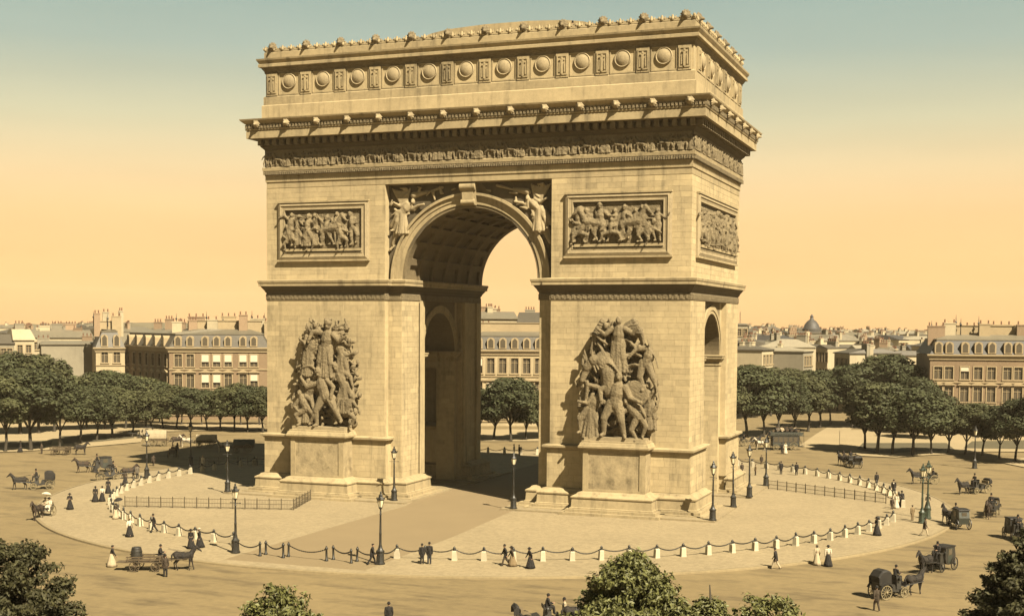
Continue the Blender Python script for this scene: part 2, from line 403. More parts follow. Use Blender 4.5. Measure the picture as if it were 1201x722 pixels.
    b_pts = [(x, -D-.1, 0) for x in [8.95+.52*i for i in range(26)]]
    for x, y, _ in b_pts: b.box(sx*x-.15, sx*x+.15, y-.045, y+.02, 19.98, 20.34)
    if sx > 0:
        for i in range(43): yy = -D+.3+.52*i; b.box(W+.08, W+.145, yy-.15, yy+.15, 19.98, 20.34)
    part('leaf_bosses', b, M['carve'], arch, kind='stuff')
    # upper wall beside the arch
    u = ccw([(sx*x, y) for x, y in [(8.75, -D+.03), (W-.03, -D+.03), (W-.03, D-.03), (8.75, D-.03)]])
    part('upper_wall', MB().prism(u, 21.86, 31.4), M['stone'], arch)
for sx in (-1, 1):
    for y0, y1 in ((-6.5, -5.35), (5.35, 6.5), (9.0, 10.2)):
        b = MB(); xa, xb = sorted((sx*(AR-.24), sx*(AR+.1))); b.box(xa, xb, y0, y1, 2.0, 19.85) if y0 > 0 or sx > 0 else b.box(xa if sx > 0 else xb-.06, xb, y0, y1, 2.0, 19.85); part('pilaster_strip', b, M['stone'], arch)
# middle block with the great vault
YM = 10.30; n = 48; vs = []; fs = []
for i in range(n+1):
    a = math.pi*i/n; x, z = AR*math.cos(a), SP+AR*math.sin(a)
    for yy in (-YM, YM): vs += [(x, yy, z), (x if abs(x) < AR*.999 else math.copysign(8.76, x), yy, 31.4 if abs(x) < AR*.999 else SP)]
for i in range(n):
    a = 4*i; c = a+4
    fs += [(a, a+1, c+1, c), (a, c, c+2, a+2), (a+2, c+2, c+3, a+3)]
b = MB(); b.add(vs, fs)
for s_ in (-1, 1): b.add([(s_*8.76, -YM, SP), (s_*AR*math.cos(math.pi/n), -YM, 31.4), (s_*8.76, -YM, 31.4), (s_*8.76, YM, SP), (s_*AR*math.cos(math.pi/n), YM, 31.4), (s_*8.76, YM, 31.4)], [(0, 1, 2), (3, 5, 4)])
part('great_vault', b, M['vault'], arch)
# coffered ribs of the vault
def arcband(mb, r0, r1, y0, y1, a0=0, a1=math.pi, n=48, c=(0, SP)):
    vs = []; fs = []
    for i in range(n+1):
        a = a0+(a1-a0)*i/n
        for r in (r0, r1):
            for yy in (y0, y1): vs.append((c[0]+r*math.cos(a), yy, c[1]+r*math.sin(a)))
    for i in range(n):
        a = 4*i; k = a+4
        fs += [(a, k, k+1, a+1), (a+2, a+3, k+3, k+2), (a, a+2, k+2, k), (a+1, k+1, k+3, a+3)]
    fs += [(0, 1, 3, 2), (4*n, 4*n+2, 4*n+3, 4*n+1)]
    mb.add(vs, fs)
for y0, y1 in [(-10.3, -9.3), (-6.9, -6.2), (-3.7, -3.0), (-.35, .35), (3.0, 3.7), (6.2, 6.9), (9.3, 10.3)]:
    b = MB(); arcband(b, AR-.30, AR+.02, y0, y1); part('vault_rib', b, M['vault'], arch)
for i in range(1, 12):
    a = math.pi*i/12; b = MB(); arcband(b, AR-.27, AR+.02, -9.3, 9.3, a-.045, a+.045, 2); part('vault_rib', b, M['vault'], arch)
for sy in (-1, 1):
    for r0, r1, pj, nm in ((AR-.01, AR+.42, .10, 'archivolt'), (AR+.42, AR+.84, .20, 'archivolt'), (AR+.84, AR+1.10, .42, 'archivolt')):
        b = MB(); y0, y1 = sorted((sy*(YM-.05), sy*(YM+pj))); arcband(b, r0, r1, y0, y1)
        part(nm, b, M['mould'], arch)
# keystone console (scroll)
b = MB()
b.extr([(-.72, 29.05), (.72, 29.05), (.86, 31.25), (-.86, 31.25)], -YM-.55, -YM)
b.lathe([(.36, -.84), (.42, -.8), (.42, .8), (.36, .84)], 14, (0, -YM-.55, 30.85), 'x')
b.lathe([(.26, -.72), (.30, -.7), (.30, .7), (.26, .72)], 14, (0, -YM-.5, 29.35), 'x')
b.extr([(-.55, 29.4), (.55, 29.4), (.6, 30.6), (-.6, 30.6)], -YM-.72, -YM-.5)
part('keystone', b, M['mould'], arch, True, 35)

# entablature
RECT = [(-W, -D), (W, -D), (W, D), (-W, D)]
def ring(name, prof, m=M['mould'], c0=True, c1=True): b = MB(); mould(b, RECT, prof, c0, c1); return part(name, b, m, arch)
ring('architrave', [(-.05, 31.25), (.0, 31.30), (.0, 31.86), (.03, 31.88), (.09, 31.92), (.09, 32.50), (.13, 32.54), (.12, 32.58)])
ring('architrave_mould', [(.10, 32.57), (.16, 32.62), (.20, 32.78), (.24, 33.0)], M['soot_shade'])
ring('frieze_ledge', [(.2, 32.99), (.30, 33.02), (.33, 33.34), (.12, 33.42)])
ring('frieze', [(.12, 33.35), (.12, 35.25)], M['soot_shade'])
ring('bed_mould', [(.14, 35.15), (.18, 35.22), (.42, 35.45), (.46, 35.52), (.46, 36.12), (.55, 36.18)], M['soot_shade'])
ring('corona_soffit', [(.5, 36.08), (1.30, 36.19)], M['soot_shade'])
ring('corona', [(1.2, 36.175), (1.36, 36.20), (1.48, 36.22), (1.48, 36.92), (1.40, 36.96)])
ring('cymatium', [(1.38, 36.95), (1.54, 37.02), (1.56, 37.14), (1.50, 37.18), (1.50, 37.62), (1.62, 37.70), (1.72, 37.78), (1.95, 37.98), (2.0, 38.12), (.3, 38.22)])
ring('attic_plinth', [(.34, 38.1), (.34, 39.62), (.25, 39.7)], M['stone'])
ring('attic_wall', [(.02, 39.6), (.02, 43.1)], M['stone'])
ring('attic_base', [(.20, 39.66), (.20, 40.5), (.14, 40.56), (.04, 40.64)], M['mould'])
ring('attic_cornice', [(.05, 42.85), (.10, 42.9), (.14, 43.1), (.34, 43.38), (.36, 43.48)], M['carve'])
ring('attic_corona', [(.3, 43.46), (.60, 43.50), (.60, 43.78), (.50, 43.84), (.56, 43.92), (.72, 44.16), (.76, 44.32), (.1, 44.40)])
ring('parapet', [(.14, 44.35), (.14, 45.0), (.10, 45.05), (.04, 45.07), (.04, 45.42)], M['mould'])
# roof swelling behind the parapet
pts = [(-11.2, 44), (-11.2, 47.4), (-10.4, 48.1), (-9.0, 48.5), (-7.0, 48.8), (-3, 49.0), (2, 49.0), (6, 48.8), (8, 48.5), (9.4, 48.1), (10.4, 47.4), (10.4, 44)]
part('roof', MB().extr(pts[::-1], .5, 9.0), M['mould'], arch)

# local frames for the two seen faces: x runs along the face, -y is outward
TF = Matrix.Translation((0, -D, 0)); TSIDE = Matrix.Translation((W, 0, 0)) @ Matrix.Rotation(R(90), 4, 'Z')
def onface(T, o): o.matrix_local = T; return o

# dentils (too small to tell apart singly)
b = MB()
for T, h in ((TF, W), (TSIDE, D)):
    b.M = T; k = int(2*h/.82)
    for i in range(k+1):
        x = -h-.2+(2*h+.4)*i/k; b.box(x-.22, x+.22, -1.02, -.4, 35.56, 36.14)
    k = int(2*h/.24)
    for i in range(k+1):
        x = -h-.1+(2*h+.2)*i/k; b.box(x-.075, x+.075, -.40, -.2, 32.62, 32.96)
    k = int(2*h/.34)
    for i in range(k+1):
        x = -h-1.4+(2*h+2.8)*i/k; b.box(x-.11, x+.11, -1.66, -1.4, 37.2, 37.56)
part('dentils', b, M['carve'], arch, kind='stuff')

# lion heads, medallions, pilasters
lb = MB(); lb.ell((0, 0, 0), (.34, .30, .38)); lb.cap((0, -.2, -.05), .2, (0, -.42, -.12), .13)
for i in range(11): a = 2*math.pi*i/11; lb.cap((.30*math.cos(a), .02, .30*math.sin(a)), .13, (.47*math.cos(a), .06, .47*math.sin(a)), .07)
lb.ell((.2, -.12, .28), (.09, .08, .1)); lb.ell((-.2, -.12, .28), (.09, .08, .1)); lb.box(-.2, .2, 0, .3, -.3, .3)
LION = blob(lb, .055, 'lion_head')
mbm = MB(); mbm.lathe([(.80, -.05), (.80, .12), (.74, .20), (.66, .14), (.62, .16), (.45, .26), (.2, .32), (.01, .33)], 28, (0, 0, 0), 'y')
MED = mbm.mesh('medallion', True, 40)
pb = MB(); pb.box(-.62, .62, -.20, 0, 40.62, 42.88)
pb.box(-.50, -.40, -.27, -.2, 40.85, 42.7); pb.box(.40, .50, -.27, -.2, 40.85, 42.7); pb.box(-.40, .40, -.27, -.2, 42.55, 42.7); pb.box(-.4, .4, -.27, -.2, 40.85, 40.97)
pb.extr([(-.09, 41.0), (0, 40.9), (.09, 41.0), (.12, 42.2), (-.12, 42.2)], -.34, -.2); pb.box(-.26, .26, -.34, -.2, 42.2, 42.32)
pb.box(-.07, .07, -.36, -.2, 42.3, 42.5); pb.extr([(-.32, 41.1), (-.22, 41.1), (-.2, 42.0), (-.3, 42.0)], -.30, -.2); pb.extr([(.22, 41.1), (.32, 41.1), (.3, 42.0), (.2, 42.0)], -.30, -.2)
PIL = pb.mesh('pilaster')
frb = MB(); frb.box(-1.22, 1.22, -.10, 0, 40.66, 40.78); frb.box(-1.22, 1.22, -.10, 0, 42.72, 42.85); frb.box(-1.24, -1.14, -.10, 0, 40.78, 42.72); frb.box(1.14, 1.24, -.10, 0, 40.78, 42.72)
FRM = frb.mesh('panel_border')
for T, h, nm in ((TF, W, 11), (TSIDE, D, 5)):
    st = 3.9; x0 = -(nm-1)/2*st
    for i in range(nm):
        onface(T @ Matrix.Translation((x0+i*st, -.02, 42.0)), part('medallion', MED, M['carve2'], arch))
        onface(T @ Matrix.Translation((x0+i*st, -.02, 0)), part('panel_border', FRM, M['mould'], arch))
    for i in range(nm+1):
        x = x0-st/2+i*st
        onface(T @ Matrix.Translation((x, -.02, 0)), part('pilaster', PIL, M['mould'], arch))
        onface(T @ Matrix.Translation((x, -.1, 45.55)) @ Matrix.Scale(1.02, 4), part('lion_head', LION, M['carve'], arch))
    k = 14 if nm == 11 else 7
    for i in range(k):
        x = (-h-.12)+(2*h+.24)*i/(k-1)
        onface(T @ Matrix.Translation((x, -1.82, 37.62)) @ Matrix.Scale(.86, 4), part('lion_head', LION, M['carve2'], arch))
b = MB()
for T, h, st in ((TF, W, 3.9), (TSIDE, D, 3.9)):
    b.M = T; k = int(2*h/.975)
    for i in range(k+1):
        x = -h+2*h*i/k
        b.cap((x, -.06, 45.3), .2, (x, -.06, 45.58), .1, 6); b.cap((x-.22, -.06, 45.36), .11, (x-.3, -.06, 45.5), .06, 5); b.cap((x+.22, -.06, 45.36), .11, (x+.3, -.06, 45.5), .06, 5)
    b.box(-h-.08, h+.08, -.12, .1, 45.1, 45.24)
part('crest_ornament', b, M['mould'], arch, kind='stuff')
# parapet ring on the far sides gets its crest too
b = MB(); b.box(-W, W, D-.2, D+.06, 45.1, 45.6); b.box(-W-.06, -W+.2, -D, D, 45.1, 45.6); part('parapet_crest', b, M['mould'], arch)

# ---- ashlar facing: every block a separate block with open joints
def ashlar(mb, T, x0, x1, z0, z1, holes=(), course=.52, Lb=1.35, face=.03, big=None, seed=1):
    r = random.Random(seed); zs = sorted(set([z0, z1]+[h[2] for h in holes]+[h[3] for h in holes])); zs = [z for z in zs if z0 <= z <= z1]
    row = 0
    for za, zb in zip(zs[:-1], zs[1:]):
        k = max(1, round((zb-za)/course))
        for i in range(k):
            a, c = za+(zb-za)*i/k, za+(zb-za)*(i+1)/k; mid = (a+c)/2
            iv = [(x0, x1)]
            for h in holes:
                if h[2] < mid < h[3]:
                    nv = []
                    for p, q in iv:
                        if h[1] <= p or h[0] >= q: nv.append((p, q)); continue
                        if h[0] > p: nv.append((p, h[0]))
                        if h[1] < q: nv.append((h[1], q))
                    iv = nv
            row += 1
            for p, q in iv:
                x = p; first = True
                while x < q-1e-6:
                    l = Lb*r.uniform(.75, 1.25)*(.5 if first and row % 2 else 1); first = False
                    e = min(q, x+l)
                    if q-e < .4: e = q
                    g = .003; pr = face+r.uniform(-.003, .004); tn = r.gauss(0, .034)+(.14 if r.random() < .10 else 0)-(.12 if r.random() < .04 else 0)
                    if big is not None: big.append((T, x+g, e-g, a+g, c-g, pr))
                    else:
                        mb.M = T
                        mb.add([(x+g, .05, a+g), (e-g, .05, a+g), (e-g, .05, c-g), (x+g, .05, c-g), (x+g+.004, -pr, a+g+.004), (e-g-.004, -pr, a+g+.004), (e-g-.004, -pr, c-g-.004), (x+g+.004, -pr, c-g-.004)],
                               [(4, 5, 6, 7), (0, 1, 5, 4), (1, 2, 6, 5), (2, 3, 7, 6), (3, 0, 4, 7)], tn)
                    x = e
fb = MB(); BIG = []
PAN = {-1: (-20.75, -10.5, 23.92, 29.72), 1: (10.2, 20.4, 23.92, 29.72)}
PEDX = {-1: -15.25, 1: 15.75}
for sx in (-1, 1):
    xa, xb = sorted((sx*8.75, sx*(W+.03)))
    ashlar(fb, TF, xa, xb, 6.2, 19.84, seed=3+sx, big=BIG if sx > 0 else None)
    TU = Matrix.Translation((0, -D+.03, 0))
    ashlar(fb, TU, xa, xb, 21.95, 31.25, [PAN[sx]], seed=9+sx)
    ashlar(fb, Matrix.Translation((0, -D-.24, 0)), xa-.2 if sx > 0 else xa-.2, xb+.2, 2.06, 5.62, seed=13+sx, course=.6)
    jx = sorted((sx*(AR+.01), sx*8.72)); ashlar(fb, Matrix.Translation((0, -JY, 0)), jx[0], jx[1], 2.06, 19.84, seed=17+sx, Lb=.9)
ashlar(fb, TSIDE, -D-.03, -5.15, 6.2, 19.84, seed=31); ashlar(fb, TSIDE, 5.15, D+.03, 6.2, 19.84, seed=32)
ashlar(fb, Matrix.Translation((W+.24, 0, 0)) @ Matrix.Rotation(R(90), 4, 'Z'), -D-.24, -5.0, 2.06, 5.62, seed=33, course=.6)
ashlar(fb, Matrix.Translation((W+.24, 0, 0)) @ Matrix.Rotation(R(90), 4, 'Z'), 5.0, D+.24, 2.06, 5.62, seed=34, course=.6)
TSU = Matrix.Translation((W-.03, 0, 0)) @ Matrix.Rotation(R(90), 4, 'Z')
ashlar(fb, TSU, -D-.0, D, 21.95, 31.25, [(-9.35, 9.2, 23.92, 29.72)], seed=35)
TLR = Matrix.Translation((-AR, 0, 0)) @ Matrix.Rotation(R(90), 4, 'Z')
ashlar(fb, TLR, -JY, -5.15, 2.06, 19.84, seed=36); ashlar(fb, TLR, 5.15, JY, 2.06, 19.84, seed=37)
TCJ = Matrix.Translation((0, TR, 0))
ashlar(fb, TCJ, -10, -AR-.5, .5, 13.35, seed=38); ashlar(fb, TCJ, JX-2.6, JX, .5, 13.35, seed=39)
part('ashlar_facing', fb, M['stone'], arch, kind='stuff')
# the blocks of the nearest pier, one by one
UB = MB(); UB.add([(-.5, .05, -.5), (.5, .05, -.5), (.5, .05, .5), (-.5, .05, .5), (-.497, 0, -.49), (.497, 0, -.49), (.497, 0, .49), (-.497, 0, .49)], [(4, 5, 6, 7), (0, 1, 5, 4), (1, 2, 6, 5), (2, 3, 7, 6), (3, 0, 4, 7)])
UBM = UB.mesh('stone_block'); UBM.materials.append(M['block'])
for i, (T, a, c, z0, z1, pr) in enumerate(BIG[:300]):
    o = link('stone_block', UBM, None, arch); o.matrix_local = T @ Matrix.Translation(((a+c)/2, -pr, (z0+z1)/2)) @ Matrix.Diagonal((c-a, 1, z1-z0, 1))
if len(BIG) > 300:
    b = MB()
    for T, a, c, z0, z1, pr in BIG[300:]:
        b.M = T; b.add([(a, .05, z0), (c, .05, z0), (c, .05, z1), (a, .05, z1), (a+.004, -pr, z0+.004), (c-.004, -pr, z0+.004), (c-.004, -pr, z1-.004), (a+.004, -pr, z1-.004)], [(4, 5, 6, 7), (0, 1, 5, 4), (1, 2, 6, 5), (2, 3, 7, 6), (3, 0, 4, 7)], rnd.gauss(0, .055))
    part('ashlar_facing', b, M['stone'], arch, kind='stuff')

# ---- carved figures (generic stone bodies)
def fig(mb, x, y, z, s, lean=0, aL=(30, 20), aR=(-30, -20), lL=(8, 0), lR=(-8, 0), robe=False, wings=False, helm=False, fwd=0, head_t=0, shield=None):
    """a body about 1.75*s tall, feet-centre near (x,y,z), facing -y; angles in the plane of the wall, degrees from hanging down"""
    def d(a): return Vector((math.sin(R(a)), 0, -math.cos(R(a))))
    hip = Vector((x, y, z+.92*s)); up = Vector((math.sin(R(lean)), -math.sin(R(fwd))*.5, math.cos(R(lean))))
    side = Vector((math.cos(R(lean)), 0, -math.sin(R(lean))))
    ch = hip+up*.30*s; nk = hip+up*.55*s; hd = hip+up*.74*s+side*head_t*.1*s+Vector((0, -.05*s, 0))
    mb.cap(hip, .17*s, ch, .18*s); mb.cap(ch, .20*s, nk-up*.08*s, .165*s); mb.cap(nk-up*.1*s, .085*s, hd, .08*s)
    mb.ell(hd, (.105*s, .12*s, .135*s)); mb.cap(hd+Vector((0, -.1*s, -.01*s)), .035*s, hd+Vector((0, -.13*s, -.03*s)), .03*s)
    if helm: mb.ell(hd+up*.08*s, (.14*s, .15*s, .1*s)); mb.cap(hd+up*.14*s+Vector((0, -.1*s, 0)), .05*s, hd+up*.2*s+Vector((0, .14*s, 0)), .07*s)
    for sg, a, l in ((-1, aL, lL), (1, aR, lR)):
        sh = nk+side*sg*.2*s-up*.07*s
        el = sh+d(a[0])*.31*s+Vector((0, -.06*s, 0)); wr = el+d(a[1])*.27*s+Vector((0, -.08*s, 0))
        mb.cap(sh, .10*s, el, .075*s); mb.cap(el, .075*s, wr, .055*s); mb.ell(wr+d(a[1])*.07*s, (.05*s, .045*s, .06*s))
        hp = hip+side*sg*.1*s
        kn = hp+d(l[0])*.44*s+Vector((0, -.10*s, 0)); an = kn+d(l[1])*.42*s+Vector((0, .06*s, 0))
        mb.cap(hp, .15*s, kn, .105*s); mb.cap(kn, .10*s, an, .065*s); mb.cap(an, .055*s, an+Vector((sg*.05*s, -.17*s, -.03*s)), .045*s)
    if robe:
        mb.cap(hip, .19*s, (x, y+.03*s, z+.12*s), .25*s)
        for i in range(13):
            t = (i-6)/6; b0 = hip+side*t*.17*s+Vector((0, -.10*s*(1-.6*t*t), 0)); mb.cap(b0+up*.1*s, .04*s, Vector((x+t*.32*s+math.sin(i*2.1)*.03*s, y-(.22-.16*t*t)*s+.05*s*(i % 2), z+.05*s)), .055*s, 5)
    if wings:
        for sg in (-1, 1):
            for i in range(7):
                a = 20+i*17; l = (1.0-.07*i)*s; st = nk+side*sg*.1*s+Vector((0, .12*s, 0))
                p1 = st+Vector((sg*.42*s*math.sin(R(50+i*4)), .05*s, .42*s*math.cos(R(30+i*14)))); p2 = p1+Vector((sg*.25*l*math.cos(R(a)), .02*s, -l*(.35+.08*i)))
                mb.cap(st, .07*s, p1, .075*s, 6); mb.cap(p1, .08*s, p2, .045*s, 6)
    if shield: mb.ell((x+shield[0]*s, y-.22*s, z+shield[1]*s), (shield[2]*s, .07*s, shield[2]*s), 16, 8)
def horse_relief(mb, x, y, z, s, f=1):
    c = lambda a, ra, b_, rb: mb.cap((x+f*a[0]*s, y+a[1]*s, z+a[2]*s), ra*s, (x+f*b_[0]*s, y+b_[1]*s, z+b_[2]*s), rb*s)
    c((-.55, 0, 1.15), .27, (.45, -.05, 1.3), .29); c((.5, -.05, 1.45), .24, (.85, -.12, 2.05), .15); c((.85, -.14, 2.1), .15, (1.18, -.2, 1.75), .085)
    c((.5, -.1, 1.1), .14, (.95, -.15, .95), .08); c((.95, -.15, .95), .07, (.8, -.15, .5), .05); c((.35, -.1, 1.0), .13, (.4, -.1, .1), .06)
    c((-.6, -.1, 1.05), .2, (-.5, -.1, .6), .1); c((-.5, -.1, .6), .09, (-.7, -.1, .08), .06); c((-.85, 0, 1.35), .1, (-1.1, 0, .7), .07)
    c((.55, 0, 1.75), .12, (.8, -.02, 2.2), .08)
def crowd(mb, x0, x1, z, h, depth, r, horses=1, density=.62, base=True):
    x = x0
    hx = [r.uniform(x0+1, x1-1) for _ in range(horses)]
    for q in hx: horse_relief(mb, q, -depth*.3, z, h/2.4, r.choice((-1, 1)))
    while x < x1-.3:
        s = h/1.95*r.uniform(.88, 1.03)
        fig(mb, x+.25, -depth*r.uniform(.15, .5), z+r.uniform(0, .08)*h, s, r.uniform(-14, 14), (r.uniform(-140, 40), r.uniform(-160, 60)), (r.uniform(-40, 140), r.uniform(-60, 160)),
            (r.uniform(-35, 5), r.uniform(-30, 20)), (r.uniform(-5, 35), r.uniform(-20, 30)), r.random() < .25, False, r.random() < .4)
        x += density*s*r.uniform(.7, 1.15)
    x = x0+.4
    while x < x1-.4:
        s = h/1.95*.8; fig(mb, x, -depth*.8, z-.25*s, s, r.uniform(-45, 45), (r.uniform(-120, 60), r.uniform(-150, 60)), (r.uniform(-60, 120), r.uniform(-60, 150)),
            (r.uniform(-85, 0), r.uniform(-20, 40)), (r.uniform(0, 85), r.uniform(-40, 20)), False, False, r.random() < .5)
        x += r.uniform(1.2, 2.3)*s
# picture frames of the upper reliefs
def relief_panel(T, x0, x1, z0, z1, seed, horses):
    ix0, ix1, iz0, iz1 = x0+1.05, x1-.85, z0+1.12, z1-.85
    def rect(a, y): return [(x0+a, y, z0+a), (x1-a, y, z0+a), (x1-a, y, z1-a), (x0+a, y, z1-a)]
    b = MB(); b.M = T
    b.loops([rect(-.05, .02), rect(-.05, -.22), rect(.10, -.30), rect(.22, -.34), rect(.30, -.38), rect(.34, -.30), rect(.62, -.26), rect(.66, -.30), rect(.74, -.30), rect(.78, .02)], False, False)
    # loops run inwards: sides face outwards
    part('relief_frame', b, M['carve2'], arch)
    b = MB(); b.M = T; b.box(x0-.12, x1+.12, -.36, .0, z0-.16, z0+.03); part('frame_ledge', b, M['mould'], arch)
    b = MB(); b.M = T; b.box(x0-.08, x1+.08, -.40, .0, z1-.02, z1+.14); part('frame_ledge', b, M['mould'], arch)
    b = MB(); b.M = T; b.box(x0+.6, x1-.6, -.035, .1, z0+.6, z1-.6); part('relief_ground', b, M['soot_shade'], arch)
    b = MB(); b.M = T; b.box(ix0-.1, ix1+.15, -.40, .05, iz0-.26, iz0); part('relief_ledge', b, M['mould'], arch)
    b = MB(); r = random.Random(seed); crowd(b, ix0, ix1, iz0+.05, (iz1-iz0)*.98, .42, r, horses); 
    b.box(ix0, ix1, -.05, .10, iz0, iz1)
    onface(T, part('relief_carving', blob(b, .065, 'relief_carving', 1), M['carve'], arch))
relief_panel(TU, *PAN[-1], 5, 1); relief_panel(TU, *PAN[1], 14, 2); relief_panel(TSU, -9.35, 9.2, 23.92, 29.72, 23, 2)
# spandrel winged figures
for sx in (-1, 1):
    b = MB()
    fig(b, sx*7.25, -.10, 26.35, 2.25, sx*-46, (-115, -100) if sx > 0 else (-60, -120), (60, 120) if sx > 0 else (115, 100), (sx*14-8, sx*22-4), (sx*20+4, sx*10+4), True, True)
    for i in range(7): b.cap((sx*(6.7+.2*i), -.1, 28.4-.1*i), .13, (sx*(8.0+.08*i), -.05, 27.6-.42*i), .08, 6)   # trailing drapery
    b.cap((sx*4.9, -.15, 30.35), .09, (sx*2.9, -.15, 30.9), .16)                                                       # trumpet towards the keystone
    b.cap((sx*8.3, .0, 25.4), .22, (sx*7.6, -.1, 26.9), .3); b.cap((sx*8.45, 0, 27.2), .25, (sx*7.7, -.1, 28.2), .4); b.cap((sx*4.6, 0, 30.5), .2, (sx*6.0, -.1, 30.2), .35)
    r = random.Random(70+sx)
    for i in range(60):
        xx, zz = sx*r.uniform(1.6, 8.5), r.uniform(24.4, 31.0); q = math.hypot(xx, zz-SP)
        if q < AR+1.45: continue
        a_ = r.uniform(0, 6.28); l = r.uniform(.3, .8); x2, z2 = xx+l*math.cos(a_), zz+l*math.sin(a_)
        if math.hypot(x2, z2-SP) < AR+1.3 or z2 > 31.05 or abs(x2) > 8.6: continue
        b.cap((xx, r.uniform(-.30, -.1), zz), r.uniform(.12, .2), (x2, r.uniform(-.30, -.1), z2), r.uniform(.06, .12), 6)
    for i in range(9): t_ = i/8; b.cap((sx*(7.2-.3*t_), -.1, 29.0), .14, (sx*(8.3-1.9*t_), -.12, 30.9-.25*math.sin(t_*3.1)), .10, 6)
    onface(Matrix.Translation((0, -YM, 0)), part('spandrel_carving', blob(b, .06, 'spandrel_carving', 1), M['carve2'], arch))
    b = MB(); b.loops([[(sx*8.70, -YM-.05, 31.2), (sx*1.2, -YM-.05, 31.2), (sx*8.70, -YM-.05, 22.4)], [(sx*8.70, -YM+.1, 31.2), (sx*1.2, -YM+.1, 31.2), (sx*8.70, -YM+.1, 22.4)]]); part('spandrel_ground', b, M['soot_shade'], arch)
# frieze of small figures
FR = []
for sd_ in (1, 2, 3, 4):
    b = MB(); r = random.Random(sd_*11); x = -1.55
    while x < 1.5:
        s = r.uniform(.74, .88)
        if r.random() < .16 and x < .8: horse_relief(b, x+.5, -.2, 33.42, .62, r.choice((-1, 1))); x += 1.15; continue
        fig(b, x, -.22, 33.40, s, r.uniform(-9, 9), (r.uniform(-70, 20), r.uniform(-120, 30)), (r.uniform(-20, 70), r.uniform(-30, 120)), (r.uniform(-24, 2), r.uniform(-12, 12)), (r.uniform(-2, 24), r.uniform(-12, 12)), r.random() < .5)
        x += r.uniform(.40, .56)
    b.box(-1.6, 1.6, -.14, -.02, 33.4, 35.15)
    FR.append(blob(b, .05, 'frieze_carving', 1))
for T, k, h in ((TF, 14, W), (TSIDE, 7, D)):
    for i in range(k):
        onface(T @ Matrix.Translation((-h+h*2*(i+.5)/k, 0, 0)), part('frieze_carving', FR[(i*7+k) % 4], M['carve'], arch))

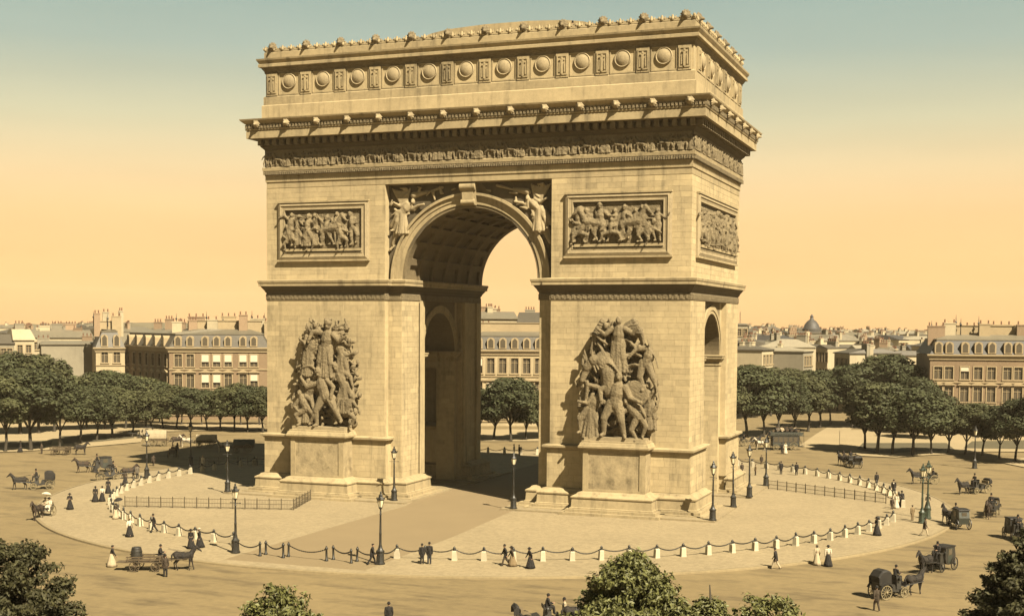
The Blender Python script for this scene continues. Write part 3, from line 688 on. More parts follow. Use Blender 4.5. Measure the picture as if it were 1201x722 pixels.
# ---- pedestals and the two great groups
for sx in (-1, 1):
    cx = PEDX[sx]
    def rc(hw, yf): return [(cx-hw, -yf), (cx+hw, -yf), (cx+hw, -D), (cx-hw, -D)]
    PR = rc(3.0, 13.45)
    def pm(b, prof): return b.loops([[(cx-3.0-e, -13.45-e, z), (cx+3.0+e, -13.45-e, z), (cx+3.0+e, -D, z), (cx-3.0-e, -D, z)] for e, z in prof])
    b = MB(); pm(b, [(1.75, -.04), (1.75, .25)]); pm(b, [(1.3, .2), (1.3, .5)]); pm(b, [(.98, .45), (.98, .62), (.86, .66), (.80, 1.46), (.88, 1.5), (.90, 1.62), (.82, 1.68), (.48, 1.84), (.36, 1.98), (0, 2.08)])
    part('pedestal_base', b, M['mould'], arch)
    part('pedestal', pm(MB(), [(-.0, 2.0), (0, 6.1)]), M['stained'], arch)
    b = MB()
    for q in (-1, 1): b.box(cx+q*2.72-.26, cx+q*2.72+.26, -13.53, -13.4, 2.05, 6.0)
    b.box(cx-2.46, cx+2.46, -13.52, -13.4, 5.72, 6.0); b.box(cx-2.46, cx+2.46, -13.52, -13.4, 2.05, 2.3)
    part('pedestal_border', b, M['mould'], arch)
    part('pedestal_cap', pm(MB(), [(.05, 5.95), (.14, 6.02), (.34, 6.08), (.38, 6.16), (.38, 6.32), (.30, 6.36), (.22, 6.6), (.12, 6.64), (.12, 6.78), (-.1, 6.8)]), M['mould'], arch)
    part('sculpture_plinth', MB().box(cx-2.95, cx+2.95, -13.3, -D, 6.75, 7.12), M['carve2'], arch)
    b = MB(); Z = 7.05; y = -D-1.0
    r = random.Random(40+sx)
    def hw_at(t): return (3.75 if t < .55 else 3.75-1.9*((t-.55)/.45)**1.3)
    def strand(p, q, r0, r1): b.cap((c0+p[0], y+p[1], Z+p[2]), r0, (c0+q[0], y+q[1], Z+q[2]), r1, 6)
    if sx < 0:
        c0 = -14.8
        fig(b, c0+.05, y-.25, 12.0, 3.2, 9, (-95, -20), (48, 120), (-12, -4), (14, 4), True, False, True, 8, 0)
        fig(b, c0+.2, y-.7, Z, 3.3, -16, (-70, -150), (50, -10), (-26, 2), (34, 30), False, False, True)
        fig(b, c0-2.0, y-.3, Z+.3, 3.0, 26, (-30, -140), (40, 80), (-24, 5), (16, -10), True, False, True)
        fig(b, c0+2.3, y-.25, Z+1.4, 2.9, -28, (-60, -110), (60, 20), (-20, 10), (30, -6), True, False, True)
        fig(b, c0-1.9, y-.8, Z-.4, 2.4, -26, (-40, 50), (60, 20), (-60, 20), (45, -35))
        fig(b, c0+2.5, y-.6, Z-.4, 2.3, 22, (-80, -20), (50, 90), (-70, 10), (55, -30))
        fig(b, c0-2.0, y, Z+5.0, 2.6, 24, (-60, -150), (50, 110), (-10, 10), (14, 0), True, False, True)
        fig(b, c0+1.9, y, Z+4.8, 2.6, -22, (-50, -100), (70, 130), (-10, 0), (10, 8), True)
        for i in range(8): strand((-1.0, -.1, 9.6-i*.25), (-2.6-.05*i, .05, 10.1-i*.55), .2, .14)
        for i in range(9): strand((.9, -.1, 10.0-i*.2), (2.2+.1*i, .05, 10.4-i*.5), .17, .1)
    else:
        c0 = 15.8
        fig(b, c0+.1, y-.3, 13.1, 2.9, 2, (-50, -130), (62, 140), (-6, 0), (8, 4), True, False, False, 6)
        for q in (-1, 1):
            for i in range(10):
                f = i/9
                strand((q*.5, .05, 10.3-.3*f), (q*(1.5+.75*f), -.05-.06*(i % 2), 10.9-1.2*f), .24, .22); strand((q*(1.5+.75*f), -.05-.06*(i % 2), 10.9-1.2*f), (q*(1.55+1.15*f), .05, 10.2-2.4*f), .2, .1)
        fig(b, c0-.05, y-.8, Z, 3.45, 9, (-64, 10), (30, 70), (-24, -2), (14, 10))
        for p0, r0, p1, r1 in (((-.6, 4.4), .8, (-.75, 6.0), .82), ((-.75, 6.0), .82, (-1.35, 7.0), .72), ((-1.35, 7.0), .7, (-2.15, 7.15), .56), ((-2.15, 7.15), .52, (-2.85, 6.5), .42), ((-2.85, 6.5), .4, (-3.3, 5.3), .26)):
            b.cap((c0+p0[0], y-.35, Z+p0[1]), r0, (c0+p1[0], y-.5, Z+p1[1]), r1, 12)
        for i in range(12):
            f = i/11; px_, pz_ = -.15-2.2*f, 6.9+1.0*math.sin(f*3.0); strand((px_, -.55, pz_), (px_+.55, -1.15, pz_-.95), .17, .08)
        strand((-2.3, -.7, 7.7), (-2.35, -.7, 8.3), .14, .05); strand((-.9, -.6, 4.4), (-2.7, -.7, 4.9), .34, .24); strand((-2.7, -.7, 4.9), (-2.9, -.6, 3.5), .24, .16)
        b.ell((c0+1.75, y-.5, Z+4.1), (1.3, .25, 1.3), 22, 10)
        fig(b, c0+2.7, y-.15, Z+4.2, 2.9, 22, (-80, -40), (60, 20), (-10, 20), (24, 30))
        fig(b, c0+2.2, y-.7, Z-.3, 2.5, -40, (-60, -20), (60, 30), (-24, 30), (30, -20))
        fig(b, c0-2.4, y-.55, Z-.1, 2.8, 30, (-30, -100), (60, 40), (-40, 0), (20, -24), True)
        fig(b, c0-3.1, y+.1, Z+1.8, 2.4, -12, (-60, -130), (40, 20), (-20, 0), (20, 10), True)
        fig(b, c0+3.1, y+.1, Z+.8, 2.5, -6, (-40, -60), (50, 20), (-10, 0), (12, 0), True)
    for i in range(26):       # sweeping cloaks and banners
        t = r.random(); zz = .6+t*8.6; q = r.uniform(-.85, .85); a = r.uniform(.3, 2.6); x_, z_ = q*hw_at(t), zz; yy = r.uniform(-.5, .1)
        for k_ in range(5):
            x2, z2 = x_+.42*math.cos(a), min(z_+.42*math.sin(a), 11.0); yb = yy+r.uniform(-.12, .12); strand((x_, yy, z_), (x2, yb, z2), .17-.02*k_, .15-.02*k_); strand((x_+.16, yy+.1, z_-.14), (x2+.16, yb+.1, z2-.14), .12, .1)
            x_, z_, yy = x2, z2, yb; a += r.uniform(-.15, .6)
    # lesser limbs, heads, weapons and drapery crowd the gaps; a thin back mass ties the group to the wall
    for i in range(190):
        t = r.random()**.85; zz = Z+.2+t*10.4; q = r.uniform(-1, 1); hw = hw_at(t)
        xx = q*hw; a = r.uniform(0, 6.28); l = r.uniform(.4, 1.1); yy = r.uniform(-.15, .7)
        strand((xx, yy, zz-Z), (xx+l*math.cos(a)*.6, yy+r.uniform(-.35, .1), min(zz-Z+l*math.sin(a), 11)), r.uniform(.14, .24), r.uniform(.06, .13))
        if i % 7 == 0: b.ell((c0+xx+.3, y+yy-.3, zz+.4), (.24, .28, .33))
    for i in range(9):
        zz = Z+.4+i*1.15; hw = hw_at(i/9)-1.2
        b.cap((c0-hw, y+1.0, zz), .5, (c0+hw, y+1.0, zz), .5, 8)
    sc = 1.0
    def keep(v):
        hw = hw_at(min(1, max(0, (v[2]-Z)/11.0))); d = v[0]-c0; return d if abs(d) < hw else math.copysign(hw+(abs(d)-hw)*.25, d)
    b.v = [(c0+keep(v), v[1], v[2]) for v in b.v]
    b.v = [((v[0]-c0)*sc+c0-(.1 if sx > 0 else 0), v[1] if v[1] > -12.6 else -12.6+(v[1]+12.6)*.75, v[2]) for v in b.v]
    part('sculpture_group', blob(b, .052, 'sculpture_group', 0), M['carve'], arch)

# ================================================================== STREET FURNITURE
def poly_lathe(mb, prof, n): return mb.lathe(prof, n)
def make_lamp(iron, h=5.35, nm='street_lamp'):
    t = thing(nm, 'lamp', 'street lamp')
    b = MB(); b.lathe([(.36, -.02), (.36, .10), (.31, .14), (.29, .22), (.27, .85), (.31, .90), (.31, .98), (.22, 1.06), (.15, 1.2), (.13, 1.35)], 8); part('pedestal', b, M[iron], t, True, 30)
    b = MB(); b.lathe([(.10, 1.3), (.12, 1.36), (.095, 1.45), (.09, 2.2), (.105, 2.24), (.085, 2.3), (.065, 3.6), (.09, 3.66), (.06, 3.72), (.055, 4.05)], 10); part('post', b, M[iron], t, True, 40)
    b = MB(); b.tube([(-.42, 0, 3.85), (.42, 0, 3.85)], .022, 6); b.ell((-.43, 0, 3.85), (.04, .04, .04), 6, 4); b.ell((.43, 0, 3.85), (.04, .04, .04), 6, 4); part('ladder_bar', b, M[iron], t)
    b = MB(); b.lathe([(.05, 4.02), (.13, 4.10), (.16, 4.16), (.15, 4.2)], 6)
    for i in range(6):
        a = math.pi/3*i; b.tube([(.15*math.cos(a), .15*math.sin(a), 4.18), (.27*math.cos(a), .27*math.sin(a), 4.72)], .016, 4)
    b.lathe([(.28, 4.70), (.31, 4.74), (.30, 4.78), (.2, 4.9), (.14, 4.98), (.17, 5.05), (.1, 5.12), (.06, 5.18), (.085, 5.25), (.03, 5.33), (.01, 5.36)], 6)
    for i in range(6):
        a = math.pi/3*i; b.tube([(.29*math.cos(a), .29*math.sin(a), 4.76), (.33*math.cos(a), .33*math.sin(a), 4.9)], .03, 4)
    part('lantern', b, M[iron], t)
    b = MB(); b.lathe([(.135, 4.19), (.255, 4.71)], 6); part('lantern_glass', b, M['lampglass'], t)
    return t
lamp0 = make_lamp('iron'); used = [0]
LG = 'cast iron gas lamps round the arch'
def lamp(x, y, label, z=0.0):
    if not used[0]: used[0] = 1; lamp0.location = (x, y, z); lamp0['label'] = label; lamp0['group'] = LG; return lamp0
    o = dup(lamp0, (x, y, z), rnd.uniform(0, 6), label, LG); o.rotation_euler = (rnd.gauss(0, .008), rnd.gauss(0, .008), o.rotation_euler.z); return o
    return dup(lamp0, (x, y, z), rnd.uniform(0, 6), label, LG)
lamp(-5.3, -44.0, 'black gas lamp on the front kerb side, left of the tan path opening')
lamp(6.95, -44.0, 'black gas lamp on the front pavement with a man walking beside its foot')
PZ = .16
lamp(-25.2, -14.3, 'black gas lamp at the left front corner of the arch, behind the low railing', PZ)
lamp(-6.6, -13.6, 'black gas lamp against the lit base of the left pier', PZ)
lamp(6.2, -14.3, 'black gas lamp before the dark archway, beside the right pier', PZ)
lamp(25.2, -14.3, 'nearest black gas lamp along the right side of the arch, at its front corner', PZ)
lamp(25.25, -5.0, 'second black gas lamp along the right side of the arch', PZ)
lamp(25.3, 3.15, 'third black gas lamp along the right side of the arch', PZ)
lamp(25.3, 13.0, 'farthest black gas lamp along the right side of the arch, at its rear corner', PZ)
lamp(-40.9, -6.4, 'thin lamp among the crowded posts of the left chain fence, with strollers before it')
lamp(-44.0, 6.7, 'distant lamp at the far left edge of the island in front of the pale wagons')
lampg = make_lamp('green_iron')
lampg.location = (42.7, -7.6, 0); lampg['label'] = 'nearer of the two green lamps at the right kerb, darker foot'; lampg['group'] = 'green lamps at the right kerb'
dup(lampg, (43.0, -4.4, 0), 1.0, 'farther of the two green lamps at the right kerb with a pale lantern top', 'green lamps at the right kerb')
lamp(*gz(1143, 549, ROADZ).xy, 'lone thin lamp on the open road in front of the right hand trees', ROADZ)

# chain fence
BC, BR = (0.95, -2.1), 39.7
bol0 = thing('stone_bollard', 'b', 'bollard')
b = MB(); b.loops([[(-.21, -.21, -.02), (.21, -.21, -.02), (.21, .21, -.02), (-.21, .21, -.02)], [(-.19, -.19, .1), (.19, -.19, .1), (.19, .19, .1), (-.19, .19, .1)],
                   [(-.17, -.17, .66), (.17, -.17, .66), (.17, .17, .66), (-.17, .17, .66)], [(-.12, -.12, .74), (.12, -.12, .74), (.12, .12, .74), (-.12, .12, .74)]]); part('stone', b, M['white'], bol0)
b = MB(); b.lathe([(.12, .73), (.13, .78), (.08, .84), (.11, .9), (.10, .97), (.03, 1.05), (.01, 1.08)], 8); part('iron_cap', b, M['iron'], bol0, True)
iron0 = thing('iron_bollard', 'b', 'bollard')
b = MB(); b.lathe([(.13, -.02), (.13, .12), (.085, .18), (.075, .85), (.11, .9), (.11, .98), (.05, 1.06), (.06, 1.1), (.01, 1.14)], 8); part('post', b, M['iron'], iron0, True, 40)
def chain_mesh(l, sag=.30, z=.86):
    b = MB(); k = 12
    pts = [(l*i/k, 0, z-sag*(1-(2*i/k-1)**2)) for i in range(k+1)]
    b.tube(pts, .028, 5)
    for i in range(1, 40):
        q = i/40*k; j = int(q); f = q-j; p = [pts[j][c]*(1-f)+pts[j+1][c]*f for c in range(3)] if j < k else pts[k]
        r = .05; 
        if i % 2: b.box(p[0]-.035, p[0]+.035, -r, r, p[2]-.018, p[2]+.018)
        else: b.box(p[0]-.035, p[0]+.035, -.018, .018, p[2]-r, p[2]+r)
    return b.mesh('hanging_chain')
ub = [0]; ui = [0]; CH = {}
def bollard(p, label, kind=0):
    z, u, g = (bol0, ub, 'white stone bollards of the chain fence') if kind == 0 else (iron0, ui, 'iron bollards across the path opening')
    a = math.atan2(p[1]-BC[1], p[0]-BC[0])
    if not u[0]:
        u[0] = 1; z.location = (*p, .005); z.rotation_euler = (0, 0, a); z['label'] = label; z['group'] = g; return
    o = dup(z, (*p, .005), a+rnd.uniform(-.12, .12), label, g); o.rotation_euler = (rnd.gauss(0, .018), rnd.gauss(0, .018), o.rotation_euler.z); q = rnd.uniform(.94, 1.05); o.scale = (q, q, rnd.uniform(.95, 1.04))
def chain(p, q, label, z=.86, sag=.3):
    sag = sag*rnd.choice((.8, .9, 1, 1.1, 1.25)); d = Vector(q)-Vector(p); key = (round(d.length, 1), sag)
    if key not in CH: CH[key] = chain_mesh(1.0*key[0], sag, z)
    o = thing('hanging_chain', label, 'chain', (*p, 0), math.atan2(d.y, d.x), 'chains hanging between the bollards', CH[key], M['iron'])
    o.scale = (d.length/key[0], 1, 1)
def bp(a): return (BC[0]+BR*math.cos(R(a)), BC[1]+BR*math.sin(R(a)))
NB = 110; stp = 360/NB
groups = []      # arcs: right front (path -> right gap), left front + left (path -> back path, clockwise), right back
a = -81.2; arc = []
while a < -6.5: arc.append(a); a += 3.17
groups.append(('along the front right arc from the tan path', arc))
a = -102.2; arc = []
while a > -139: arc.append(a); a -= 3.3
groups.append(('along the front left arc from the tan path', arc))
a = -143; arc = []
while a > -262: arc.append(a); a -= 3.2
groups.append(('of the far left arc, counted from the left railing', arc))
a = 6.5; arc = []
while a < 80: arc.append(a); a += 3.2
groups.append(('of the far right arc, counted from the right opening', arc))
for desc, arc in groups:
    for i, a in enumerate(arc):
        bollard(bp(a), ordn(i)+' white stone bollard '+desc)
        if i: chain(bp(arc[i-1]), bp(a), ordn(i-1)+' chain span '+desc)
# path opening: pairs of iron posts on a straight line
prs = [(-2.85, -44.5), (-2.8, -43.75), (-.85, -44.5), (-.75, -43.9), (2.75, -44.4), (2.95, -43.7), (4.85, -44.5), (4.9, -43.7)]
nmx = ['far left front', 'far left rear', 'second pair front', 'second pair rear', 'third pair front', 'third pair rear', 'far right front', 'far right rear']
for p, q in zip(prs, nmx): bollard(p, 'black iron post across the path opening, '+q+' post', 1)
for i, j, t in ((1, 2, 'left'), (3, 4, 'middle'), (5, 6, 'right')): chain(prs[i], prs[j], 'chain hanging between iron posts across the tan path, '+t+' span', .9)
chain((-5.2, -44.0), prs[0], 'chain from the left front lamp to the first iron post of the path opening', .9)
chain(prs[7], (6.8, -44.0), 'chain from the last iron post to the lamp right of the path opening', .9)
chain(bp(-102.2), (-5.4, -43.8), 'chain from the last stone bollard to the left front lamp', .86)
chain((7.0, -43.9), bp(-81.2), 'chain from the right front lamp to the first stone bollard', .86)

# low railings
def railing(name, label, pts, h=.92):
    t = thing(name, label, 'railing', (*pts[0], 0))
    pm = MB(); pm.box(-.035, .035, -.035, .035, -.02, h+.06); pm.ell((0, 0, h+.1), (.05, .05, .06), 6, 4); PM = pm.mesh('post')
    bm_ = MB()
    for i in range(9): x = (i+1)*.1; bm_.box(x*1.2-.006, x*1.2+.006, -.006, .006, .12, h)
    o = Vector((*pts[0], 0))
    for p, q in zip(pts[:-1], pts[1:]):
        p3, q3 = Vector((*p, 0)), Vector((*q, 0)); d = q3-p3; n = max(1, round(d.length/1.2)); ang = math.atan2(d.y, d.x)
        for i in range(n+1):
            c = link('post', PM, M['rail'], t); c.location = p3+d*i/n-o; c.rotation_euler = (0, 0, ang)
        for z in (h-.02, h*.55, .12):
            b = MB(); b.box(0, d.length, -.02, .02, z-.02, z+.02); c = part('rail', b, M['rail'], t); c.location = p3-o; c.rotation_euler = (0, 0, ang)
        b = MB(); k = int(d.length/.15)
        for i in range(k): b.box(i*.15-.007, i*.15+.007, -.007, .007, .12, h)
        c = part('bars', b, M['rail'], t, kind='stuff'); c.location = p3-o; c.rotation_euler = (0, 0, ang)
railing('low_railing', 'low rusty iron railing across the pale paving to the left of the arch', [(-28.6, -26.6), (-12.9, -22.2), (-14.8, -15.6)])
railing('low_railing', 'low iron railing across the paving right of the arch, reaching the chain fence', [(25.8, 11.6), (38.6, 4.4)])
railing('low_railing', 'low dark railing in the shade behind the left side of the arch', [(-43, 7.0), (-25.4, 14.0)])

# ================================================================== TREES
def crown_mesh(seed, rx, rz, zc, n, leaf, clumps=26, flat=.75):
    r = random.Random(seed); cl = []
    for i in range(clumps):
        a = r.uniform(0, 6.283); e = r.uniform(-.55, 1); q = math.sqrt(max(0, 1-e*e))*r.uniform(.45, .82)
        cl.append((Vector((rx*q*math.cos(a), rx*q*math.sin(a), zc+rz*e*.78)), r.uniform(.26, .46)*rx))
    cl.append((Vector((0, 0, zc)), rx*.6))
    vs = []; fs = []
    tot = sum(c[1]**2 for c in cl)
    for c, cr in cl:
        k = int(n*cr*cr/tot)
        for _ in range(k):
            d = Vector((r.gauss(0, 1), r.gauss(0, 1), r.gauss(0, 1))).normalized()
            p = c+Vector((d.x, d.y, d.z*flat))*cr*r.uniform(.72, 1.06)
            nrm = (d+Vector((r.gauss(0, .5), r.gauss(0, .5), r.gauss(0, .5)+.35))).normalized()
            t = nrm.cross(Vector((r.gauss(0, 1), r.gauss(0, 1), r.gauss(0, 1)))).normalized(); u = nrm.cross(t)
            L = leaf*r.uniform(.6, 1.35); Wd = L*r.uniform(.45, .75); i0 = len(vs)
            dr = Vector((0, 0, -L*.18))
            vs += [p-t*L, p-u*Wd+nrm*.02, p+t*L+dr, p+u*Wd]
            fs.append((i0, i0+1, i0+2, i0+3))
    me = bpy.data.meshes.new('crown'); me.from_pydata([tuple(v) for v in vs], [], fs); me.update(); return me
def trunk_mesh(seed, h, r0, rx, zc):
    r = random.Random(seed); b = MB()
    top = Vector((r.uniform(-.2, .2), r.uniform(-.2, .2), h)); b.tube([(0, 0, -.1), (0, 0, .25), tuple(top*.5+Vector((.06, 0, 0))), tuple(top)], [r0*1.5, r0, r0*.85, r0*.7], 8)
    for i in range(6):
        a = i*1.05+r.uniform(-.3, .3); e = Vector((math.cos(a)*rx*.6, math.sin(a)*rx*.6, zc+r.uniform(-.6, 1.6)))
        st = top*r.uniform(.85, 1); m = st*.5+e*.5+Vector((0, 0, .3)); b.tube([tuple(st), tuple(m), tuple(e)], [r0*.5, r0*.35, r0*.12], 6)
    b.tube([tuple(top), (0.1, 0, zc+1), (0, .1, zc+2)], [r0*.6, r0*.35, r0*.1], 6)
    return b.mesh('trunk', True)
PROTO = []
for i, (rx, rz, zc, h) in enumerate([(3.0, 4.5, 6.4, 2.9), (3.4, 4.6, 6.6, 2.8), (2.7, 4.6, 6.6, 2.9), (3.2, 4.2, 6.0, 2.7), (3.6, 4.0, 6.1, 2.7), (2.9, 5.0, 6.9, 2.8), (3.3, 4.3, 6.4, 2.8)]):
    PROTO.append((crown_mesh(100+i, rx, rz, zc, 9500, .20, 40), trunk_mesh(200+i, h, .17, rx, zc), zc+rz))
def tree(x, y, top, label, group, k=None, lm='leaf', z=-.14, wide=1.0):
    k = rnd.randrange(7) if k is None else k; c, tr, th = PROTO[k]; s = (top-z)/th
    t = thing('tree', label, 'tree', (x, y, z), rnd.uniform(0, 6.28), group)
    t.scale = (s*wide, s*wide, s)
    link('crown', c, M[lm], t); link('trunk', tr, M['bark'], t)
    return t
# left side: each entry u, depth, v of the crown's top
def trees(rows, label, group, zb=-.14):
    for row, lst in rows:
        for i, (u, dep, v) in enumerate(lst):
            p = at(u, dep); tz = zat(u, v, dep)
            tree(p.x, p.y, tz, ordn(i)+' '+label+' '+row, group, lm=rnd.choice(('leaf', 'leaf2', 'leaf')), wide=rnd.uniform(1.25, 1.65))
LT = [('from the left edge in the front left row', [(4, 176, 436), (34, 178, 428), (68, 181, 440), (93, 188, 447), (112, 193, 452), (130, 197, 455), (154, 199, 456), (176, 205, 458)]),
      ('from the left edge in the middle left row', [(-8, 200, 414), (22, 203, 409), (44, 205, 413), (62, 208, 424), (100, 212, 436), (122, 213, 432), (146, 215, 437), (170, 217, 441), (190, 216, 447), (206, 214, 450), (224, 212, 454), (242, 213, 456), (258, 212, 453), (274, 212, 449), (290, 210, 450), (308, 210, 453)]),
      ('from the left edge in the rear left row', [(-6, 228, 417), (18, 231, 413), (40, 233, 417), (92, 236, 441), (112, 238, 436), (133, 236, 434), (160, 231, 442), (186, 226, 448), (212, 224, 452), (236, 224, 458), (258, 224, 453), (282, 224, 449), (304, 224, 451)])]
trees(LT, 'dark green avenue tree', 'avenue trees left of the arch')
BT = [('from the left, seen through the archway', [(563, 202, 452), (580, 199, 455), (600, 196, 440), (618, 198, 456), (634, 200, 458), (655, 205, 455)])]
trees(BT, 'young tree', 'trees seen through the archway')
RT_ = [('from the arch, beside the right avenue', [(858, 205, 432), (878, 206, 428), (898, 207, 432), (916, 209, 437), (934, 212, 440), (950, 218, 437), (964, 226, 434), (976, 235, 433)]),
       ('from the arch, behind the right avenue row', [(864, 246, 428), (884, 250, 426), (906, 255, 429), (928, 260, 430), (948, 264, 431), (966, 268, 432), (984, 272, 430)]),
       ('from the avenue in the far right front row', [(1017, 186, 452), (1032, 181, 446), (1050, 180, 449), (1074, 178, 452), (1096, 180, 462), (1116, 182, 470), (1136, 181, 472), (1156, 179, 471), (1176, 176, 474), (1195, 171, 466), (1214, 168, 460)]),
       ('from the left in the tall right clump', [(1002, 226, 425), (1020, 229, 421), (1036, 232, 411), (1052, 228, 413), (1066, 222, 425), (1080, 214, 440), (1096, 204, 454)]),
       ('from the left behind the tall right clump', [(996, 262, 428), (1014, 266, 424), (1034, 268, 415), (1056, 262, 421), (1076, 244, 436)])]
trees(RT_, 'dark green avenue tree', 'avenue trees right of the arch')
# foreground crowns, close to the camera
def near_crown(seed, rx, rz, zc, n, leaf, cone):
    r = random.Random(seed); vs = []; fs = []
    sp = []
    for i in range(230):       # sprays: short leafy branches pushed out to different lengths
        a = r.uniform(0, 6.283); h = r.random()
        rad = rx*((1-h)**cone)*r.uniform(.55, 1.08)+.12; sp.append((Vector((rad*math.cos(a), rad*math.sin(a), zc-rz*.5+rz*1.5*h*r.uniform(.93, 1.03))), r.uniform(.24, .52)*(1.2-.5*h)*rx/2.3))
    tot = sum(q[1]**2 for q in sp)
    for c, cr in sp:
        out_ = Vector((c.x, c.y, .6)).normalized()
        for _ in range(int(n*cr*cr/tot)):
            d = Vector((r.gauss(0, 1), r.gauss(0, 1), r.gauss(0, .8))).normalized()*(r.random()**.4)
            p = c+Vector((d.x, d.y, d.z*.6))*cr+out_*(d.dot(out_)*cr*.5)
            nrm = (d*.6+Vector((r.gauss(0, .6), r.gauss(0, .6), r.gauss(0, .5)+.5))).normalized()
            t = nrm.cross(Vector((r.gauss(0, 1), r.gauss(0, 1), r.gauss(0, 1)))).normalized(); u = nrm.cross(t)
            L = leaf*r.uniform(.55, 1.3); Wd = L*r.uniform(.35, .6); i0 = len(vs)
            vs += [p-t*L, p-u*Wd, p+t*L+Vector((0, 0, -L*.35)), p+u*Wd]; fs.append((i0, i0+1, i0+2, i0+3))
    me = bpy.data.meshes.new('crown'); me.from_pydata([tuple(v) for v in vs], [], fs); me.update(); return me
def near_tree(u, v, dep, rx, seed, label, n=15000, cone=.6, zb=ROADZ, rz=None, lm='leafnear'):
    p = at(u, dep); tz = zat(u, v, dep); rz = rz or rx*1.25; zc = tz-rz
    t = thing('tree', label, 'tree', (p.x, p.y, zb), 0, 'near trees at the foot of the picture')
    c = near_crown(seed, rx, rz, zc-zb, n, .085, cone); link('crown', c, M[lm], t); link('trunk', trunk_mesh(seed, (zc-zb)*.62, .19, rx, zc-zb), M['bark'], t)
near_tree(741, 657, 40, 2.35, 301, 'bright green near tree top with a pointed crown at the bottom centre', 44000, .72, rz=2.3)
near_tree(2, 640, 41, 2.5, 302, 'dark bushy near tree in the bottom left corner', 46000, .42, lm='leafdark')
near_tree(322, 696, 40, 1.9, 303, 'low green tree top at the bottom edge left of centre', 16000, .5)
near_tree(905, 706, 40, 1.9, 304, 'green tree top at the bottom edge right of the pointed crown', 16000, .4)
near_tree(836, 708, 41, 1.2, 305, 'small leafy tree top between two larger crowns at the bottom edge', 9000, .5)
near_tree(1226, 632, 42, 1.9, 306, 'dark bushy near tree in the bottom right corner', 42000, .5, lm='leafdark')

# ================================================================== BUILDINGS
def facade(root, T, L, zc, wins, wallm, z0=-.3, thick=.3):
    """front wall with true openings; wins: list of (xc, width, z0, z1)"""
    xs = sorted(set([0, L]+[round(w[0]-w[1]/2, 3) for w in wins]+[round(w[0]+w[1]/2, 3) for w in wins])); zs = sorted(set([z0, zc]+[w[2] for w in wins]+[w[3] for w in wins]))
    def hole(x, z): return any(w[0]-w[1]/2 < x < w[0]+w[1]/2 and w[2] < z < w[3] for w in wins)
    b = MB(); b.M = T
    for xa, xb in zip(xs[:-1], xs[1:]):
        for za, zb in zip(zs[:-1], zs[1:]):
            if not hole((xa+xb)/2, (za+zb)/2): b.add([(xa, 0, za), (xb, 0, za), (xb, 0, zb), (xa, 0, zb)], [(0, 1, 2, 3)])
    for xc, ww, za, zb in wins:
        x0, x1 = xc-ww/2, xc+ww/2
        b.add([(x0, 0, za), (x1, 0, za), (x1, 0, zb), (x0, 0, zb), (x0, thick, za), (x1, thick, za), (x1, thick, zb), (x0, thick, zb)], [(0, 4, 5, 1), (1, 5, 6, 2), (2, 6, 7, 3), (3, 7, 4, 0)])
    part('wall', b, wallm, root)
WCACHE = {}
def window(root, T, xc, ww, za, zb, blind=None, pediment=False, frame=M['trim'], shutter=False):
    key = (round(ww, 2), round(zb-za, 2), pediment)
    h = zb-za
    if key not in WCACHE:
        b = MB(); q = .16
        b.box(-ww/2-q, -ww/2, -.10, .02, -.05, h+q); b.box(ww/2, ww/2+q, -.10, .02, -.05, h+q); b.box(-ww/2, ww/2, -.098, .02, h, h+q); b.box(-ww/2-q-.08, ww/2+q+.08, -.2, .02, -.22, -.05)
        b.box(-.035, .035, .12, .2, 0, h); b.box(-ww/2, ww/2, .121, .2, h*.68, h*.68+.06)
        if pediment: b.extr([(-ww/2-.4, h+.28), (ww/2+.4, h+.28), (ww/2+.4, h+.42), (0, h+.85), (-ww/2-.4, h+.42)], -.32, .02)
        f = b.mesh('window'); g = MB(); g.box(-ww/2, ww/2, .2, .26, 0, h)
        WCACHE[key] = (f, g.mesh('pane'))
    f, g = WCACHE[key]; o = link('window', f, frame, root); o.matrix_local = T @ Matrix.Translation((xc, 0, za))
    link('pane', g, M['pane'], o)
    if blind: bb = MB(); bb.add([(-ww/2+.03, -.02, h), (ww/2-.03, -.02, h), (ww/2-.03, -.02-blind*.18, h*(1-blind)), (-ww/2+.03, -.02-blind*.18, h*(1-blind)), (-ww/2+.03, .01, h), (ww/2-.03, .01, h), (ww/2-.03, .01-blind*.18, h*(1-blind)), (-ww/2+.03, .01-blind*.18, h*(1-blind))], [(0, 3, 2, 1), (4, 5, 6, 7), (0, 1, 5, 4), (2, 3, 7, 6), (1, 2, 6, 5), (0, 4, 7, 3)]); part('blind', bb, M['blind'], o)
    return o
DC = {}
def dormer(root, T, xc, z, ww=1.1, h=1.5, proj=.5, rounded=True):
    key = (round(ww, 2), round(h, 2))
    if key not in DC:
        b = MB(); pr = [(-ww/2-.15, 0), (ww/2+.15, 0), (ww/2+.15, h*.75)]+[((ww/2+.15)*math.cos(a), h*.75+.45*math.sin(a)) for a in (.5, 1.05, 1.57, 2.1, 2.64)]+[(-ww/2-.15, h*.75)]
        b.extr(pr, -proj, .9); DC[key] = (b.mesh('dormer'), MB().extr([(-ww/2+.08, .15), (ww/2-.08, .15), (ww/2-.08, h*.7), (0, h*.92), (-ww/2+.08, h*.7)], -proj-.03, -proj+.05).mesh('pane'))
    o = link('dormer', DC[key][0], M['trim'], root); o.matrix_local = T @ Matrix.Translation((xc, 0, z)); link('pane', DC[key][1], M['pane'], o); return o
